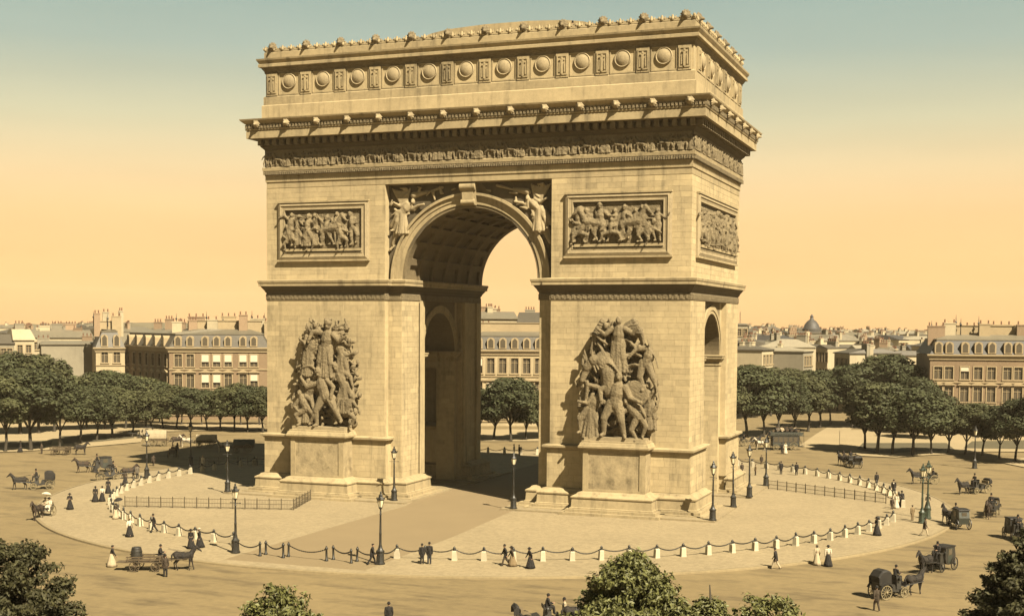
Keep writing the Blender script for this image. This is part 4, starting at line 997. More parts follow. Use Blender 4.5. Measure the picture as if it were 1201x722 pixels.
def chimney(root, x, y, z, w=1.6, d=.7, h=2.2, pots=3, m='brick'):
    b = MB(); b.box(-w/2, w/2, -d/2, d/2, -1.2, h); b.box(-w/2-.08, w/2+.08, -d/2-.08, d/2+.08, h-.22, h-.06)
    o = part('chimney', b, M[m], root); o.location = (x, y, z)
    p = MB()
    for i in range(pots): xx = (-w/2+.25)+(w-.5)*i/max(1, pots-1); p.lathe([(.13, h-.02), (.11, h+.5), (.14, h+.56)], 6, (xx, 0, 0))
    part('chimney_pots', p, M['pot'], o)
def mansard(root, T, L, dep, zc, zm, zt, ins=1.3, m=M['slate'], top=M['zinc'], left=True, right=True):
    b = MB(); b.M = T; l = ins if left else 0; r_ = ins if right else 0
    b.loops([[(-.1, -.1, zc), (L+.1, -.1, zc), (L+.1, dep, zc), (-.1, dep, zc)], [(l, ins, zm), (L-r_, ins, zm), (L-r_, dep-ins, zm), (l, dep-ins, zm)]], False, False); part('roof', b, m, root)
    b = MB(); b.M = T; l2, r2 = (l+2.6 if left else 0), (r_+2.6 if right else 0)
    b.loops([[(l-.15, ins-.15, zm-.06), (L-r_+.15, ins-.15, zm-.06), (L-r_+.15, dep-ins, zm-.06), (l-.15, dep-ins, zm-.06)], [(l-.15, ins-.15, zm+.12), (L-r_+.15, ins-.15, zm+.12), (L-r_+.15, dep-ins, zm+.12), (l-.15, dep-ins, zm+.12)],
              [(l2, dep*.42, zt), (L-r2, dep*.42, zt), (L-r2, dep*.58, zt), (l2, dep*.58, zt)]]); part('upper_roof', b, top, root)
def cornice(root, T, L, zc, m=M['trim'], e=.55, wrap=True):
    b = MB(); b.M = T; x0, x1 = (-e, L+e) if wrap else (0, L)
    b.box(x0+.35, x1-.35, -.2, .3, zc-.75, zc-.32); b.box(x0+.15, x1-.15, -.4, .3, zc-.32, zc-.1); b.box(x0, x1, -e, .3, zc-.1, zc+.14); part('cornice', b, m, root)
def belt(root, T, L, z, m=M['trim'], p=.16, h=.22): b = MB(); b.M = T; b.box(-.05, L+.05, -p, .05, z, z+h); part('belt_course', b, m, root)
def brk(root, T, L, dep, zc, m): b = MB(); b.M = T; b.loops([[(0, 0, -.3), (L, 0, -.3), (L, dep, -.3), (0, dep, -.3)], [(0, 0, zc), (L, 0, zc), (L, dep, zc), (0, dep, zc)]], False, True); b.f = [f for i, f in enumerate(b.f) if i != 0]; part('wall', b, m, root)
def frame2(A, B):
    d = B-A; return Matrix.Translation((A.x, A.y, 0)) @ Matrix.Rotation(math.atan2(d.y, d.x), 4, 'Z'), Vector((d.x, d.y)).length
def mansion(label, name, uA, dA, uB, dB, vC, vM, vT, dep, rows, xs, wm, group=None, roof=M['slate'], blinds=(), dorm=None, side=None, chims=(), uref=None, balcony=None, pedrows=(1,)):
    A, B = at(uA, dA), at(uB, dB); T, L = frame2(A, B); dm = (dA+dB)/2; ur = (uA+uB)/2
    zc, zm, zt = (zat(ur, v, dm) for v in (vC, vM, vT))
    t = thing(name, label, 'building', T.translation, T.to_euler().z, group); I = Matrix()
    ws = []
    for ri, (za, zb, ww) in enumerate(rows):
        for x in xs: ws.append((x*L, ww, za, zb, ri))
    facade(t, I, L, zc, [w_[:4] for w_ in ws], wm)
    brk(t, I, L, dep, zc, wm)
    for i, w_ in enumerate(ws): window(t, I, *w_[:4], blind=.62 if (w_[4], i % len(xs)) in blinds else (rnd.choice((.25, .35, .5)) if rnd.random() < .16 else None), pediment=w_[4] in pedrows)
    cornice(t, I, L, zc); 
    for za, zb, ww in rows: belt(t, I, L, za-.62)
    mansard(t, I, L, dep, zc+.1, zm, zt, m=roof)
    for x in (dorm if dorm is not None else xs): dormer(t, Matrix.Translation((0, .35, 0)), x*L, zc+.3, 1.0, max(.9, (zm-zc)*.78))
    b = MB(); b.box(L*.14, L*.9, dep*.45, dep*.7, zm, zt+1.5); b.box(L*.13, L*.91, dep*.44, dep*.71, zt+1.5, zt+1.62); part('attic_storey', b, M['trim'], t)
    for (x, y, h, w_) in chims: chimney(t, x*L, y*dep, zm+.25, w_*1.25, .7, h*1.3, max(2, int(w_*1.6)), rnd.choice(('brick', 'plaster', 'trim')))
    if balcony is not None:
        b = MB(); b.box(.2, L-.2, -.75, 0, balcony-.14, balcony); part('balcony', b, M['trim'], t)
        b = MB(); b.box(.2, L-.2, -.74, -.70, balcony+.85, balcony+.9)
        k = int(L/.3)
        for i in range(k): b.box(.2+i*.3, .23+i*.3, -.735, -.705, balcony, balcony+.85)
        part('balustrade', b, M['iron'], t)
    return t, T, L, zc, zm, zt
P = M['facade']
# left corner mansion with a second wing turned away
XS = [.07, .165, .305, .405, .505, .645, .755, .86, .95]
XS = [.09, .21, .36, .475, .59, .74, .85]
t, T, L, zc, zm, zt = mansion('tan stone corner mansion with white blinds and grey mansard roof left of the arch', 'corner_mansion', 198, 236, 315, 238, 408, 392, 386, 14,
    [(1.2, 3.6, 1.3), (5.7, 8.1, 1.3), (9.5, 11.7, 1.3)], XS, P, blinds={(2, 2), (2, 3), (2, 4), (2, 5), (2, 6), (1, 2), (1, 3)},
    chims=[(.05, .3, 1.6, 1.4), (.22, .55, 2.3, 2.4), (.4, .4, 1.9, 1.5), (.55, .6, 2.4, 2.2), (.72, .35, 2.6, 1.2), (.86, .5, 2.1, 2.2), (.97, .4, 1.7, 1.0)], balcony=None)
A, B = at(145, 256), at(198, 236); T2, L2 = frame2(A, B); T2 = T.inverted() @ T2
ws = [(x*L2, 1.2, za, zb) for za, zb in ((5.7, 8.1), (9.5, 11.7)) for x in (.1, .24, .38, .52, .66, .8, .93)]
facade(t, T2, L2, zc, ws, P)
for i, w_ in enumerate(ws): window(t, T2, *w_, pediment=i < 7)
cornice(t, T2, L2, zc, wrap=False); mansard(t, T2, L2, 16, zc+.1, zm, zt, left=False, right=False)
for x in (.12, .3, .5, .7, .88): dormer(t, T2 @ Matrix.Translation((0, .35, 0)), x*L2, zc+.3, 1.0, (zm-zc)*.78)
for x, h in ((.1, 2.0), (.35, 2.6), (.62, 2.0), (.85, 2.4)):
    q = T2 @ Vector((x*L2, 6, zm+.2)); chimney(t, q.x, q.y, q.z, 1.5, .7, h, 3)
def spike(root, x, y, z, h): b = MB(); b.tube([(0, 0, 0), (0, 0, h*.7), (0, 0, h)], [.10, .06, .02], 5); b.lathe([(.16, h*.55), (.2, h*.62), (.05, h*.7)], 6); o = part('chimney_cowl', b, M['iron'], root); o.location = (x, y, z)
for x, h in ((.02, 2.6), (.33, 3.0), (.5, 2.2), (.8, 3.2), (.93, 2.8)): spike(t, x*L, 7, zm+1.2, h)
# its neighbours to the left
t, T, L, zc, zm, zt = mansion('pale house with dark slate gable end between blind wall and corner mansion', 'town_house', 112, 252, 146, 254, 408, 389, 386, 12,
    [(9.6, 11.6, 1.2), (5.6, 8.0, 1.2)], [.3, .72], M['facade_pale'], roof=M['slate'], chims=[(.1, .3, 2.6, .9), (.45, .5, 2.8, 1.0), (.8, .4, 2.2, 1.4), (.98, .5, 3.0, .7)], pedrows=())
for x, h in ((0, 3.0), (.5, 2.6), (.9, 3.2)): spike(t, x*L, 5, zm+1, h)
def plain_house(label, name, uA, dA, uB, dB, vE, vR, dep, wm, rm, rows=0, cols=0, chims=2, group=None, gable=False, wsz=(1.0, 1.6), seed=0, gap=None):
    r = random.Random(seed+int(uA*7)); A, B = at(uA, dA), at(uB, dB); T, L = frame2(A, B); dm = (dA+dB)/2; ur = (uA+uB)/2
    ze, zr = zat(ur, vE, dm), zat(ur, vR, dm)
    t = thing(name, label, 'building', T.translation, T.to_euler().z, group); I = Matrix(); ws = []
    for i in range(rows):
        zz = ze-1.0-wsz[1]-i*(wsz[1]+1.5)
        for j in range(cols): ws.append(((j+.7)/(cols+.4)*L, wsz[0], zz, zz+wsz[1]))
    facade(t, I, L, ze, ws, wm); brk(t, I, L, dep, ze, wm)
    for w_ in ws: window(t, I, *w_)
    b = MB()
    if gable: b.extr([(-.2, ze), (L+.2, ze), (L/2, zr)], -.25, dep+.2)
    else: b.loops([[(-.25, -.3, ze), (L+.25, -.3, ze), (L+.25, dep, ze), (-.25, dep, ze)], [(-.25, -.3, ze+.2), (L+.25, -.3, ze+.2), (L+.25, dep, ze+.2), (-.25, dep, ze+.2)], [(L*.04, dep*.35, zr), (L*.96, dep*.35, zr), (L*.96, dep*.65, zr), (L*.04, dep*.65, zr)]])
    part('roof', b, rm, t)
    for i in range(chims): chimney(t, L*r.uniform(.05, .95), dep*r.uniform(.3, .6), zr-.4, r.uniform(.9, 2.4), .8, r.uniform(.8, 2.0), r.randint(2, 4), r.choice(('brick', 'plaster', 'plaster2')))
    return t
plain_house('tall blank pale party wall rising above the left trees', 'blank_house', 48, 258, 116, 262, 404, 400, 12, M['plaster2'], M['zinc'], 0, 0, 2)
plain_house('long grey roofed house with chimneys behind the blank party wall', 'long_house', 34, 290, 108, 294, 396, 387, 14, M['plaster'], M['zinc'], 1, 6, 6)
plain_house('bright pale gable house left of the blank party wall', 'gable_house', 16, 276, 40, 278, 399, 386, 12, M['plaster'], M['plaster'], 1, 2, 1)
plain_house('low grey house at the left edge above the trees', 'grey_house', -30, 274, 16, 276, 403, 392, 12, M['plaster2'], M['slate'], 2, 6, 2)
# through the archway
t, T, L, zc, zm, zt = mansion('pale stone mansion with pediment windows seen through the archway', 'pale_mansion', 540, 226, 668, 226, 411, 394, 389, 14,
    [(1.2, 3.6, 1.2), (4.9, 7.4, 1.25), (9.0, 11.6, 1.25)], [.06, .17, .28, .39, .50, .61, .72, .83, .94], M['facade_pale'], roof=M['slate'],
    chims=[(.2, .5, 1.4, 2.0), (.36, .5, 1.2, 1.2), (.62, .5, 1.0, 2.2)], pedrows=(1,))
plain_house('taller pale apartment house standing behind the mansion seen through the archway', 'apartment_house', 532, 262, 606, 262, 374, 365, 14, M['plaster'], M['zinc'], 3, 7, 5, wsz=(1.1, 2.0))
plain_house('grey roofed apartment house at the right behind the archway mansion', 'apartment_house', 606, 268, 680, 268, 379, 366, 14, M['plaster'], M['slate'], 2, 6, 5, wsz=(1.1, 2.0))
# right mansion
XS2 = [.05, .115, .21, .29, .37, .465, .53, .62, .70, .78, .86, .94]
t, T, L, zc, zm, zt = mansion('tan stone mansion with dark mansard roof at the right edge', 'right_mansion', 1092, 216, 1290, 212, 417, 399, 393, 15,
    [(1.0, 3.4, 1.3), (5.2, 7.6, 1.35), (8.9, 10.9, 1.3)], XS2, P, roof=M['slate_dark'], balcony=4.4,
    chims=[(.06, .3, 1.6, 2.2), (.15, .4, 2.0, 1.6), (.27, .5, 1.6, 2.2), (.36, .35, 1.9, 1.4), (.48, .5, 1.8, 2.4), (.6, .4, 1.8, 1.6), (.75, .5, 1.8, 2.2)])
for x, h in ((.04, 2.4), (.19, 3.4), (.22, 2.8), (.33, 3.2)): spike(t, x*L, 6, zm+.8, h)
# rooftops of the town far off on the right, in tiers
TIERS = []
tr_ = random.Random(5)
for dd, ua, ub, va, vb, k in ((290, 858, 1040, 406, 417, 15), (370, 856, 1092, 397, 412, 21), (500, 858, 1096, 390, 402, 23), (720, 862, 1096, 386, 395, 19)):
    lst = []
    for i in range(k):
        f = i/k; u0 = ua+(ub-ua)*f; ww = (ub-ua)/k*tr_.uniform(1.0, 1.5); vE = va+(vb-va)*f*.8+tr_.uniform(-3.5, 3.5)*min(1, 330/dd); lst.append((u0, u0+ww, vE, vE-tr_.uniform(4, 10)*min(1, 330/dd)))
    TIERS.append((dd, 0, lst))
names = ['nearest', 'second', 'third', 'most distant']; desc = {'plaster': 'pale', 'plaster2': 'grey'}
hr = random.Random(12)
for ti, (dd, _, lst) in enumerate(TIERS):
    for i, (a, b_, vE, vR) in enumerate(lst):
        wmk = hr.choice(('plaster', 'plaster', 'plaster2')); d0 = dd+hr.uniform(-14, 14)
        plain_house(desc[wmk]+' town house, '+ordn(i)+' from the arch in the '+names[ti]+' tier of right hand rooftops', 'town_house', a, d0, b_, d0+hr.uniform(-12, 12), vE, vR, 12+ti*3, M[wmk], M[hr.choice(('slate', 'zinc', 'slate', 'plaster2', 'slate_dark'))],
                    3 if ti < 2 else 2, hr.randint(2, 4), hr.randint(2, 4), 'far town houses right of the arch', hr.random() < .3, (1.3, 2.0) if ti < 2 else (2.0, 2.6), i)
# the big domed block on that skyline and the tower beside the arch
t = plain_house('large block with a dark roof and pointed central dome on the right skyline', 'domed_block', 924, 470, 968, 470, 391, 388, 20, M['plaster2'], M['slate'], 1, 6, 3, wsz=(1.6, 2.4))
b = MB(); zz = zat(952, 389, 470); b.lathe([(3.4, 0), (3.4, 1.0), (3.0, 1.4), (2.6, 2.6), (1.7, 3.8), (.8, 4.4), (.5, 5.2), (.7, 5.5), (.1, 6.4)], 12); o = part('dome', b, M['slate_dark'], t, True, 40)
p = at(952, 478); o.location = t.matrix_basis.inverted() @ Vector((p.x, p.y, zz))
t = plain_house('flat topped tower just right of the arch with a thin flagpole', 'tower_house', 864, 340, 877, 340, 381, 379, 8, M['plaster2'], M['zinc'], 2, 2, 0, wsz=(1.4, 1.8))
o = part('flagpole', MB().tube([(0, 0, 0), (0, 0, 3.2)], .08, 5), M['iron'], t); o.location = (1.4, 3, zat(870, 380, 340))
# hazy roofs on the left skyline
for ti, (dd, lst) in enumerate([(420, [(-10, 14, 391, 386), (12, 34, 390, 385), (34, 56, 391, 387), (56, 80, 390, 385), (80, 104, 391, 386), (102, 128, 389, 383), (126, 150, 388, 382)]), (760, [(-20, 22, 385, 381), (22, 56, 386, 382), (54, 74, 386, 381), (72, 92, 385, 380), (90, 108, 386, 381), (106, 130, 385, 379), (310, 330, 386, 383)])]):
    for i, (a, b_, vE, vR) in enumerate(lst):
        wmk = hr.choice(('plaster', 'plaster2'))
        plain_house(desc[wmk]+' house, '+ordn(i)+' from the left edge in the '+('nearer', 'farther')[ti]+' row of the left skyline', 'town_house', a, dd, b_, dd+hr.uniform(-12, 12), vE, vR, 16, M[wmk], M[hr.choice(('slate', 'zinc'))], 1, 4, 3, 'far town houses left of the arch', hr.random() < .3, (1.8, 2.4), i)
# far hills close the view
def hill(name, u0, u1, dep, vs_, m):
    b = MB(); n = len(vs_)
    fr = [at(u0+(u1-u0)*i/(n-1), dep) for i in range(n)]; tp = [(p.x, p.y, zat(u0+(u1-u0)*i/(n-1), vs_[i], dep)) for i, p in enumerate(fr)]
    bk = [at(u0+(u1-u0)*i/(n-1), dep*1.2) for i in range(n)]
    b.loops([[(p.x, p.y, -1) for p in fr], tp, [(p.x, p.y, -1) for p in bk]], False, False, False); struct(name, b.mesh(name, True), m)
hv = [390, 387, 385, 383, 381, 379, 378, 379, 382, 385, 387, 387, 386, 385, 385, 386, 387, 387, 388, 388, 390, 391, 391, 392, 393]; hv = [391, 390, 389]+[390]*3+hv+[392, 391, 390, 391, 393, 394, 392, 391, 390, 392]; hv2 = []
for i in range(401):
    f = i/400*(len(hv)-1); j = min(int(f), len(hv)-2); hv2.append(hv[j]+(hv[j+1]-hv[j])*(f-j)+rnd.uniform(-.8, .6)-(rnd.random() < .12)*rnd.uniform(.5, 2.0))
hill('hills', -750, 2250, 1500, hv2, M['hill'])

# pavements and lawns beyond the road
Zp = -.02
def px_sheet(name, pts, z, m): sheet(name, [gz(u, v, z).xy for u, v in pts], z, m)
px_sheet('pavement', [(-60, 531), (20, 529), (70, 526), (120, 522), (165, 518), (170, 506), (310, 503), (310, 496), (-60, 496)], Zp, M['walk'])
px_sheet('lawn', [(-60, 526), (20, 524), (60, 521), (62, 516), (-60, 518)], Zp+.02, M['grass'])
px_sheet('lawn', [(75, 520), (120, 517), (158, 513), (150, 509), (70, 511)], Zp+.02, M['grass'])
px_sheet('pavement', [(985, 527), (1010, 534), (1050, 536), (1075, 534), (1130, 531), (1160, 529), (1290, 530), (1290, 500), (985, 504)], Zp, M['walk'])
px_sheet('lawn', [(1005, 526), (1030, 531), (1060, 530), (1120, 527), (1110, 519), (1012, 519)], Zp+.02, M['grass'])
px_sheet('lawn', [(1130, 525), (1200, 526), (1290, 524), (1290, 514), (1140, 517)], Zp+.02, M['grass'])
px_sheet('pavement', [(1165, 540), (1205, 548), (1290, 550), (1290, 538), (1205, 536)], Zp, M['walk'])
px_sheet('avenue', [(936, 523), (985, 527), (990, 512), (1003, 498), (975, 498), (958, 508)], -.11, M['walk'])
px_sheet('pavement', [(560, 517), (632, 517), (632, 503), (560, 503)], Zp, M['walk'])

# ================================================================== PEOPLE
def skeleton(pose):
    """joints of a 1.70 m body facing +x"""
    V = Vector; J = {}
    sit = pose == 'sit'; hz = .48 if sit else .90
    lean = .05 if pose == 'walk' else (.04 if sit else 0)
    J['hip'] = V((0, 0, hz)); J['chest'] = V((lean, 0, hz+.34)); J['neck'] = V((lean*1.4, 0, hz+.54)); J['head'] = V((lean*1.4+.03, 0, hz+.70))
    sw = {'walk': .26, 'walk2': .16}.get(pose, 0)
    for s, n in ((1, 'L'), (-1, 'R')):
        J['sh'+n] = J['neck']+V((0, s*.19, -.06))
        if sit: J['el'+n] = J['sh'+n]+V((.08, s*.06, -.27)); J['wr'+n] = J['el'+n]+V((.23, -s*.10, .03))
        elif pose == 'arms': J['el'+n] = J['sh'+n]+V((.04, s*.09, -.27)); J['wr'+n] = J['el'+n]+V((.20, -s*.14, .06))
        elif pose in ('walk', 'walk2'): J['el'+n] = J['sh'+n]+V((-s*sw*.45, s*.04, -.28)); J['wr'+n] = J['el'+n]+V((-s*sw*.3+.07, 0, -.24))
        else: J['el'+n] = J['sh'+n]+V((-.02, s*.06, -.29)); J['wr'+n] = J['el'+n]+V((.06, -s*.01, -.25))
        J['hp'+n] = J['hip']+V((0, s*.09, -.02))
        if sit: J['kn'+n] = J['hp'+n]+V((.42, s*.05, .02)); J['an'+n] = J['kn'+n]+V((.06, 0, -.41))
        else:
            J['kn'+n] = V((s*sw*.55+(.06 if sw else 0), s*.095, .49)); J['an'+n] = V((s*sw*1.15+(-.05 if sw and s < 0 else 0), s*.10, .09+(.05 if sw and s < 0 else 0)))
    return J
PM_ = {}
def person_meshes(pose, fem):
    key = (pose, fem)
    if key in PM_: return PM_[key]
    J = skeleton(pose); V = Vector; out = {}; k = .9 if fem else 1.0
    b = MB(); h = J['head']
    b.ell(h, (.088, .072, .112), 14, 10); b.cap(h+V((.02, 0, -.06)), .05, h+V((.055, 0, -.085)), .032); b.cap(h+V((.085, 0, .0)), .012, h+V((.106, 0, -.022)), .013)
    b.ell(h+V((.072, .028, .012)), (.016, .014, .011)); b.ell(h+V((.072, -.028, .012)), (.016, .014, .011)); b.cap(h+V((.082, -.02, -.055)), .009, h+V((.082, .02, -.055)), .009)
    for s in (1, -1): b.ell(h+V((-.005, s*.074, -.005)), (.02, .012, .03))
    b.cap(J['neck']-V((0, 0, .05)), .056, h-V((.01, 0, .06)), .05)
    b.cap(J['hip'], .13, J['chest'], .14*k); b.cap(J['chest'], .14*k, J['neck']-V((0, 0, .1)), .11*k)
    for s, n in ((1, 'L'), (-1, 'R')):
        b.cap(J['neck']-V((0, 0, .08)), .08, J['sh'+n], .06); b.cap(J['sh'+n], .056*k, J['el'+n], .042*k); b.cap(J['el'+n], .042*k, J['wr'+n], .029)
        d = (J['wr'+n]-J['el'+n]).normalized(); w_ = J['wr'+n]; sd_ = V((0, s, 0)); fwd = d.cross(sd_).normalized()*s
        if fwd.x < 0: fwd = -fwd
        b.cap(w_, .028, w_+d*.07, .034)
        for i, (o, l) in enumerate(((.026, .07), (.009, .08), (-.009, .074), (-.026, .058))):
            p0 = w_+d*.085+fwd*o; p1 = p0+d*l*.55-sd_*.004; p2 = p1+d*l*.4-sd_*.02; b.cap(p0, .0105, p1, .0095, 5); b.cap(p1, .0095, p2, .0085, 5)
        t0 = w_+d*.03+fwd*.03; b.cap(t0, .013, t0+d*.035+fwd*.025, .011, 5); b.cap(t0+d*.035+fwd*.025, .011, t0+d*.065+fwd*.026, .009, 5)
        b.cap(J['hp'+n], .085, J['kn'+n], .058); b.cap(J['kn'+n], .056, J['an'+n], .036); b.cap(J['an'+n]-V((.03, 0, .03)), .036, J['an'+n]+V((.13, 0, -.05)), .03)
    out['body'] = blob(b, .0135, 'body', 1)
    # coat or bodice
    b = MB(); b.cap(J['hip']+V((0, 0, .02)), .155 if not fem else .115, J['chest'], .165*k); b.cap(J['chest'], .165*k, J['neck']-V((0, 0, .09)), .125*k)
    for s, n in ((1, 'L'), (-1, 'R')):
        b.cap(J['neck']-V((0, 0, .07)), .085, J['sh'+n], .082); b.cap(J['sh'+n], .082 if not fem else .088, J['el'+n], .062); b.cap(J['el'+n], .06, J['wr'+n]-(J['wr'+n]-J['el'+n])*.06, .046)
        if not fem:
            b.cap(J['hip']+V((0, s*.07, 0)), .13, J['hip']+(J['kn'+n]-J['hip'])*.42+V((0, s*.03, 0)), .125)
    b.cap(J['neck']-V((0, 0, .04)), .075, J['neck']+V((.005, 0, .02)), .066)
    out['coat' if not fem else 'bodice'] = blob(b, .026, 'coat', 2)
    if not fem:
        b = MB()
        for s, n in ((1, 'L'), (-1, 'R')): b.cap(J['hip']+V((0, s*.06, 0)), .12, J['kn'+n], .082); b.cap(J['kn'+n], .082, J['an'+n]+V((0, 0, -.02)), .066)
        out['trousers'] = blob(b, .026, 'trousers', 2)
        b = MB(); hd = J['chest']; b.extr([(-.05, -.02), (.05, -.02), (.075, .13), (-.075, .13)], -.01, .02); b.v = [(hd.x+.150+.012-v[1]+(v[2]-.05)*-.22, v[0], hd.z+.06+v[2]) for v in b.v]; out['shirt_front'] = b.mesh('shirt_front')
    else:
        b = MB(); L = []; n = 26
        if pose == 'sit':
            for s in (1, -1): b.cap(J['hip']+V((0, s*.07, .02)), .15, J['knL' if s > 0 else 'knR']+V((.02, 0, 0)), .12); b.cap(J['knL' if s > 0 else 'knR'], .13, J['anL' if s > 0 else 'anR']+V((.05, s*.04, .02)), .15)
            out['skirt'] = blob(b, .03, 'skirt', 2)
        else:
            sw = .10 if pose == 'walk' else 0
            for zz, r in ((hz_ := J['hip'].z+.14, .118), (J['hip'].z+.06, .15), (J['hip'].z-.06, .19), (.55, .26), (.25, .335), (.03, .385)):
                t = 1-(zz/1.05)
                L.append([((r+.022*t*math.sin(a*7+zz*2))*math.cos(a)*(1.0+.1*t)-.06*t+(sw*t*.6), (r+.022*t*math.sin(a*7+zz*2))*math.sin(a), zz) for a in [2*math.pi*j/n for j in range(n)]])
            b.loops(L[::-1]); out['skirt'] = b.mesh('skirt', True)
    b = MB()
    for s in (1, -1):
        a = J['anL' if s > 0 else 'anR']; b.cap(a+V((-.04, 0, -.03)), .046, a+V((.14, 0, -.052)), .038)
    out['shoes'] = blob(b, .022, 'shoes', 1)
    b = MB(); 
    if fem: b.ell(h+V((-.028, 0, .02)), (.088, .088, .105), 10, 8); b.ell(h+V((-.09, 0, .04)), (.05, .05, .05))
    else: b.ell(h+V((-.02, 0, .03)), (.085, .078, .098), 10, 8)
    out['hair'] = blob(b, .022, 'hair', 1)
    out['_head'] = J['head']; out['_J'] = J
    PM_[key] = out; return out
def lat(*p, n=16): b = MB(); b.lathe(list(p), n); return b.mesh('hat', True, 40)
HATS = {'bowler': lat((.135, 0), (.14, .012), (.10, .015), (.098, .05), (.08, .10), (.04, .125), (.005, .13)), 'top': lat((.135, 0), (.14, .012), (.095, .015), (.09, .16), (.098, .175), (.005, .176)),
        'wide': lat((.19, -.01), (.215, .01), (.11, .02), (.10, .09), (.06, .125), (.005, .13)), 'straw': lat((.165, 0), (.17, .012), (.095, .015), (.092, .085), (.005, .088)), 'cap': lat((.10, -.01), (.115, .03), (.09, .07), (.005, .085))}
def parasol_mesh():
    b = MB(); n = 10
    L = [[(r*math.cos(2*math.pi*j/n), r*math.sin(2*math.pi*j/n), z) for j in range(n)] for r, z in ((.50, 0), (.40, .13), (.22, .22), (.02, .27))]
    b.loops(L, False, True); L = [[(x, y, z-.012) for x, y, z in l] for l in L]; b.loops([l[::-1] for l in L], False, True); return b.mesh('canopy')
PARA = parasol_mesh(); pst = MB(); pst.tube([(0, 0, -.85), (0, 0, .32)], .011, 5); PARAS = pst.mesh('stick')
PN = [0]
def person(loc, rz, label, pose='stand', fem=False, top='c_black', low='c_black', hat='bowler', hatm='c_black', h=1.72, shirt=None, parasol=None, group=None):
    me = person_meshes(pose, fem); s = h/1.70*.89
    t = thing('person', label, 'person', loc, rz, group); t.scale = (s, s, s)
    link('body', me['body'], M['skin'], t); link('shoes', me['shoes'], M['leather'], t); link('hair', me['hair'], M['hair'], t)
    if fem: link('bodice', me['bodice'], M[top], t); link('skirt', me['skirt'], M[low], t)
    else:
        link('coat', me['coat'], M[top], t); link('trousers', me['trousers'], M[low], t)
        if shirt: link('shirt_front', me['shirt_front'], M[shirt], t)
    hd = me['_head']
    if hat: o = link('hat', HATS[hat], M[hatm], t); o.location = hd+Vector((-.01, 0, .055)); o.rotation_euler = (0, R(4), 0)
    if parasol:
        w_ = me['_J']['wrR']; o = link('parasol', PARA, M[parasol], t); o.location = w_+Vector((0, 0, .95)); o.rotation_euler = (0, R(-14), 0); link('stick', PARAS, M['wood'], o)
    return t
def walker(u, v, hd, label, z=0.0, **k): p = gz(u, v, z); return person((p.x, p.y, z+.004), head(hd), label, **k)
W1 = dict(fem=True, hat='wide'); M1 = dict()
# left side of the island
walker(82, 597, 270, 'woman in a dark dress standing alone near the kerb at the far left', **W1, pose='arms', h=1.66)
walker(112, 588, 90, 'woman in a plain dark dress, left one of two near the left kerb', **W1, h=1.66)
walker(120, 587.5, 95, 'woman in a white blouse and black skirt, right one of two near the left kerb', **W1, top='c_white', h=1.62)
walker(152, 629, 100, 'woman in a white blouse and long black skirt before the left stone bollards', fem=True, hat='straw', hatm='c_straw', top='c_white', pose='walk', h=1.68)
walker(181, 624, 210, 'man in a black suit with white shirt front walking by the left chain', pose='walk', shirt='c_white', hat='bowler')
walker(224, 643, 250, 'woman in black, left one of the pair left of the front lamp', **W1, h=1.68)
walker(234, 641.5, 200, 'woman in black, right one of the pair left of the front lamp', fem=True, hat='straw', hatm='c_white', h=1.68)
walker(131, 664, 20, 'person in a dark jacket and pale skirt crossing the road behind the flat cart', z=ROADZ, fem=True, top='c_black', low='c_cream', hat='cap', pose='walk')
walker(136, 608, 60, 'woman in a pale skirt with a dark parasol at the left end of the chain', fem=True, top='c_brown', low='c_cream', hat='wide', parasol='c_black', pose='arms', h=1.5)
walker(127, 578, 100, 'woman in black behind the left posts, nearest of the three strollers', **W1, h=1.62)
walker(147, 568, 80, 'woman in a black skirt behind the left posts, middle of the three strollers', **W1, top='c_brown', h=1.62)
walker(161, 561, 120, 'man in a grey coat behind the left posts, farthest of the three strollers', top='c_grey', low='c_black', hat='bowler')
walker(238, 549, 250, 'person in white standing beside the far left chain fence', fem=True, top='c_white', low='c_white', hat='straw', hatm='c_straw', h=1.7)
walker(180, 546, 100, 'small dark figure walking on the road beyond the left chain fence', z=ROADZ, top='c_brown', low='c_brown', pose='walk', hat='cap', h=1.5)
# front of the island
walker(436, 662, 0, 'man in dark clothes striding past the front lamp', pose='walk', hat='cap')
walker(495, 661, 95, 'shorter man in black seen from behind, left one of the front pair', top='c_black', low='c_black', h=1.64)
walker(503.5, 661, 85, 'taller man in black seen from behind, right one of the front pair', top='c_black', low='c_navy', h=1.76)
walker(593, 663, 190, 'man in a dark coat striding left along the front chain', pose='walk', top='c_black', low='c_brown', hat='bowler')
walker(601, 663.5, 185, 'woman in a dark jacket and tan skirt behind the striding man', fem=True, pose='walk', top='c_brown', low='c_tan', hat='wide', h=1.6)
walker(622, 666, 200, 'woman in a trailing black dress walking near the front chain', fem=True, pose='walk', hat='wide', h=1.66)
walker(910, 667, 150, 'man in a dark jacket and pale trousers stepping off the front kerb', z=ROADZ, pose='walk', low='c_cream', top='c_black', hat='cap')
walker(958, 662, 100, 'woman in a pale cream dress standing on the kerb, left of a pair', z=ROADZ, fem=True, top='c_cream', low='c_cream', hat='straw', hatm='c_brown', h=1.62)
walker(971, 663.5, 80, 'woman in a white blouse and black skirt, right of the kerb pair', z=ROADZ, fem=True, top='c_white', hat='wide', h=1.7)
walker(1028, 627.5, 190, 'woman in a long black dress beside the front right bollards', **W1, pose='arms', h=1.72)
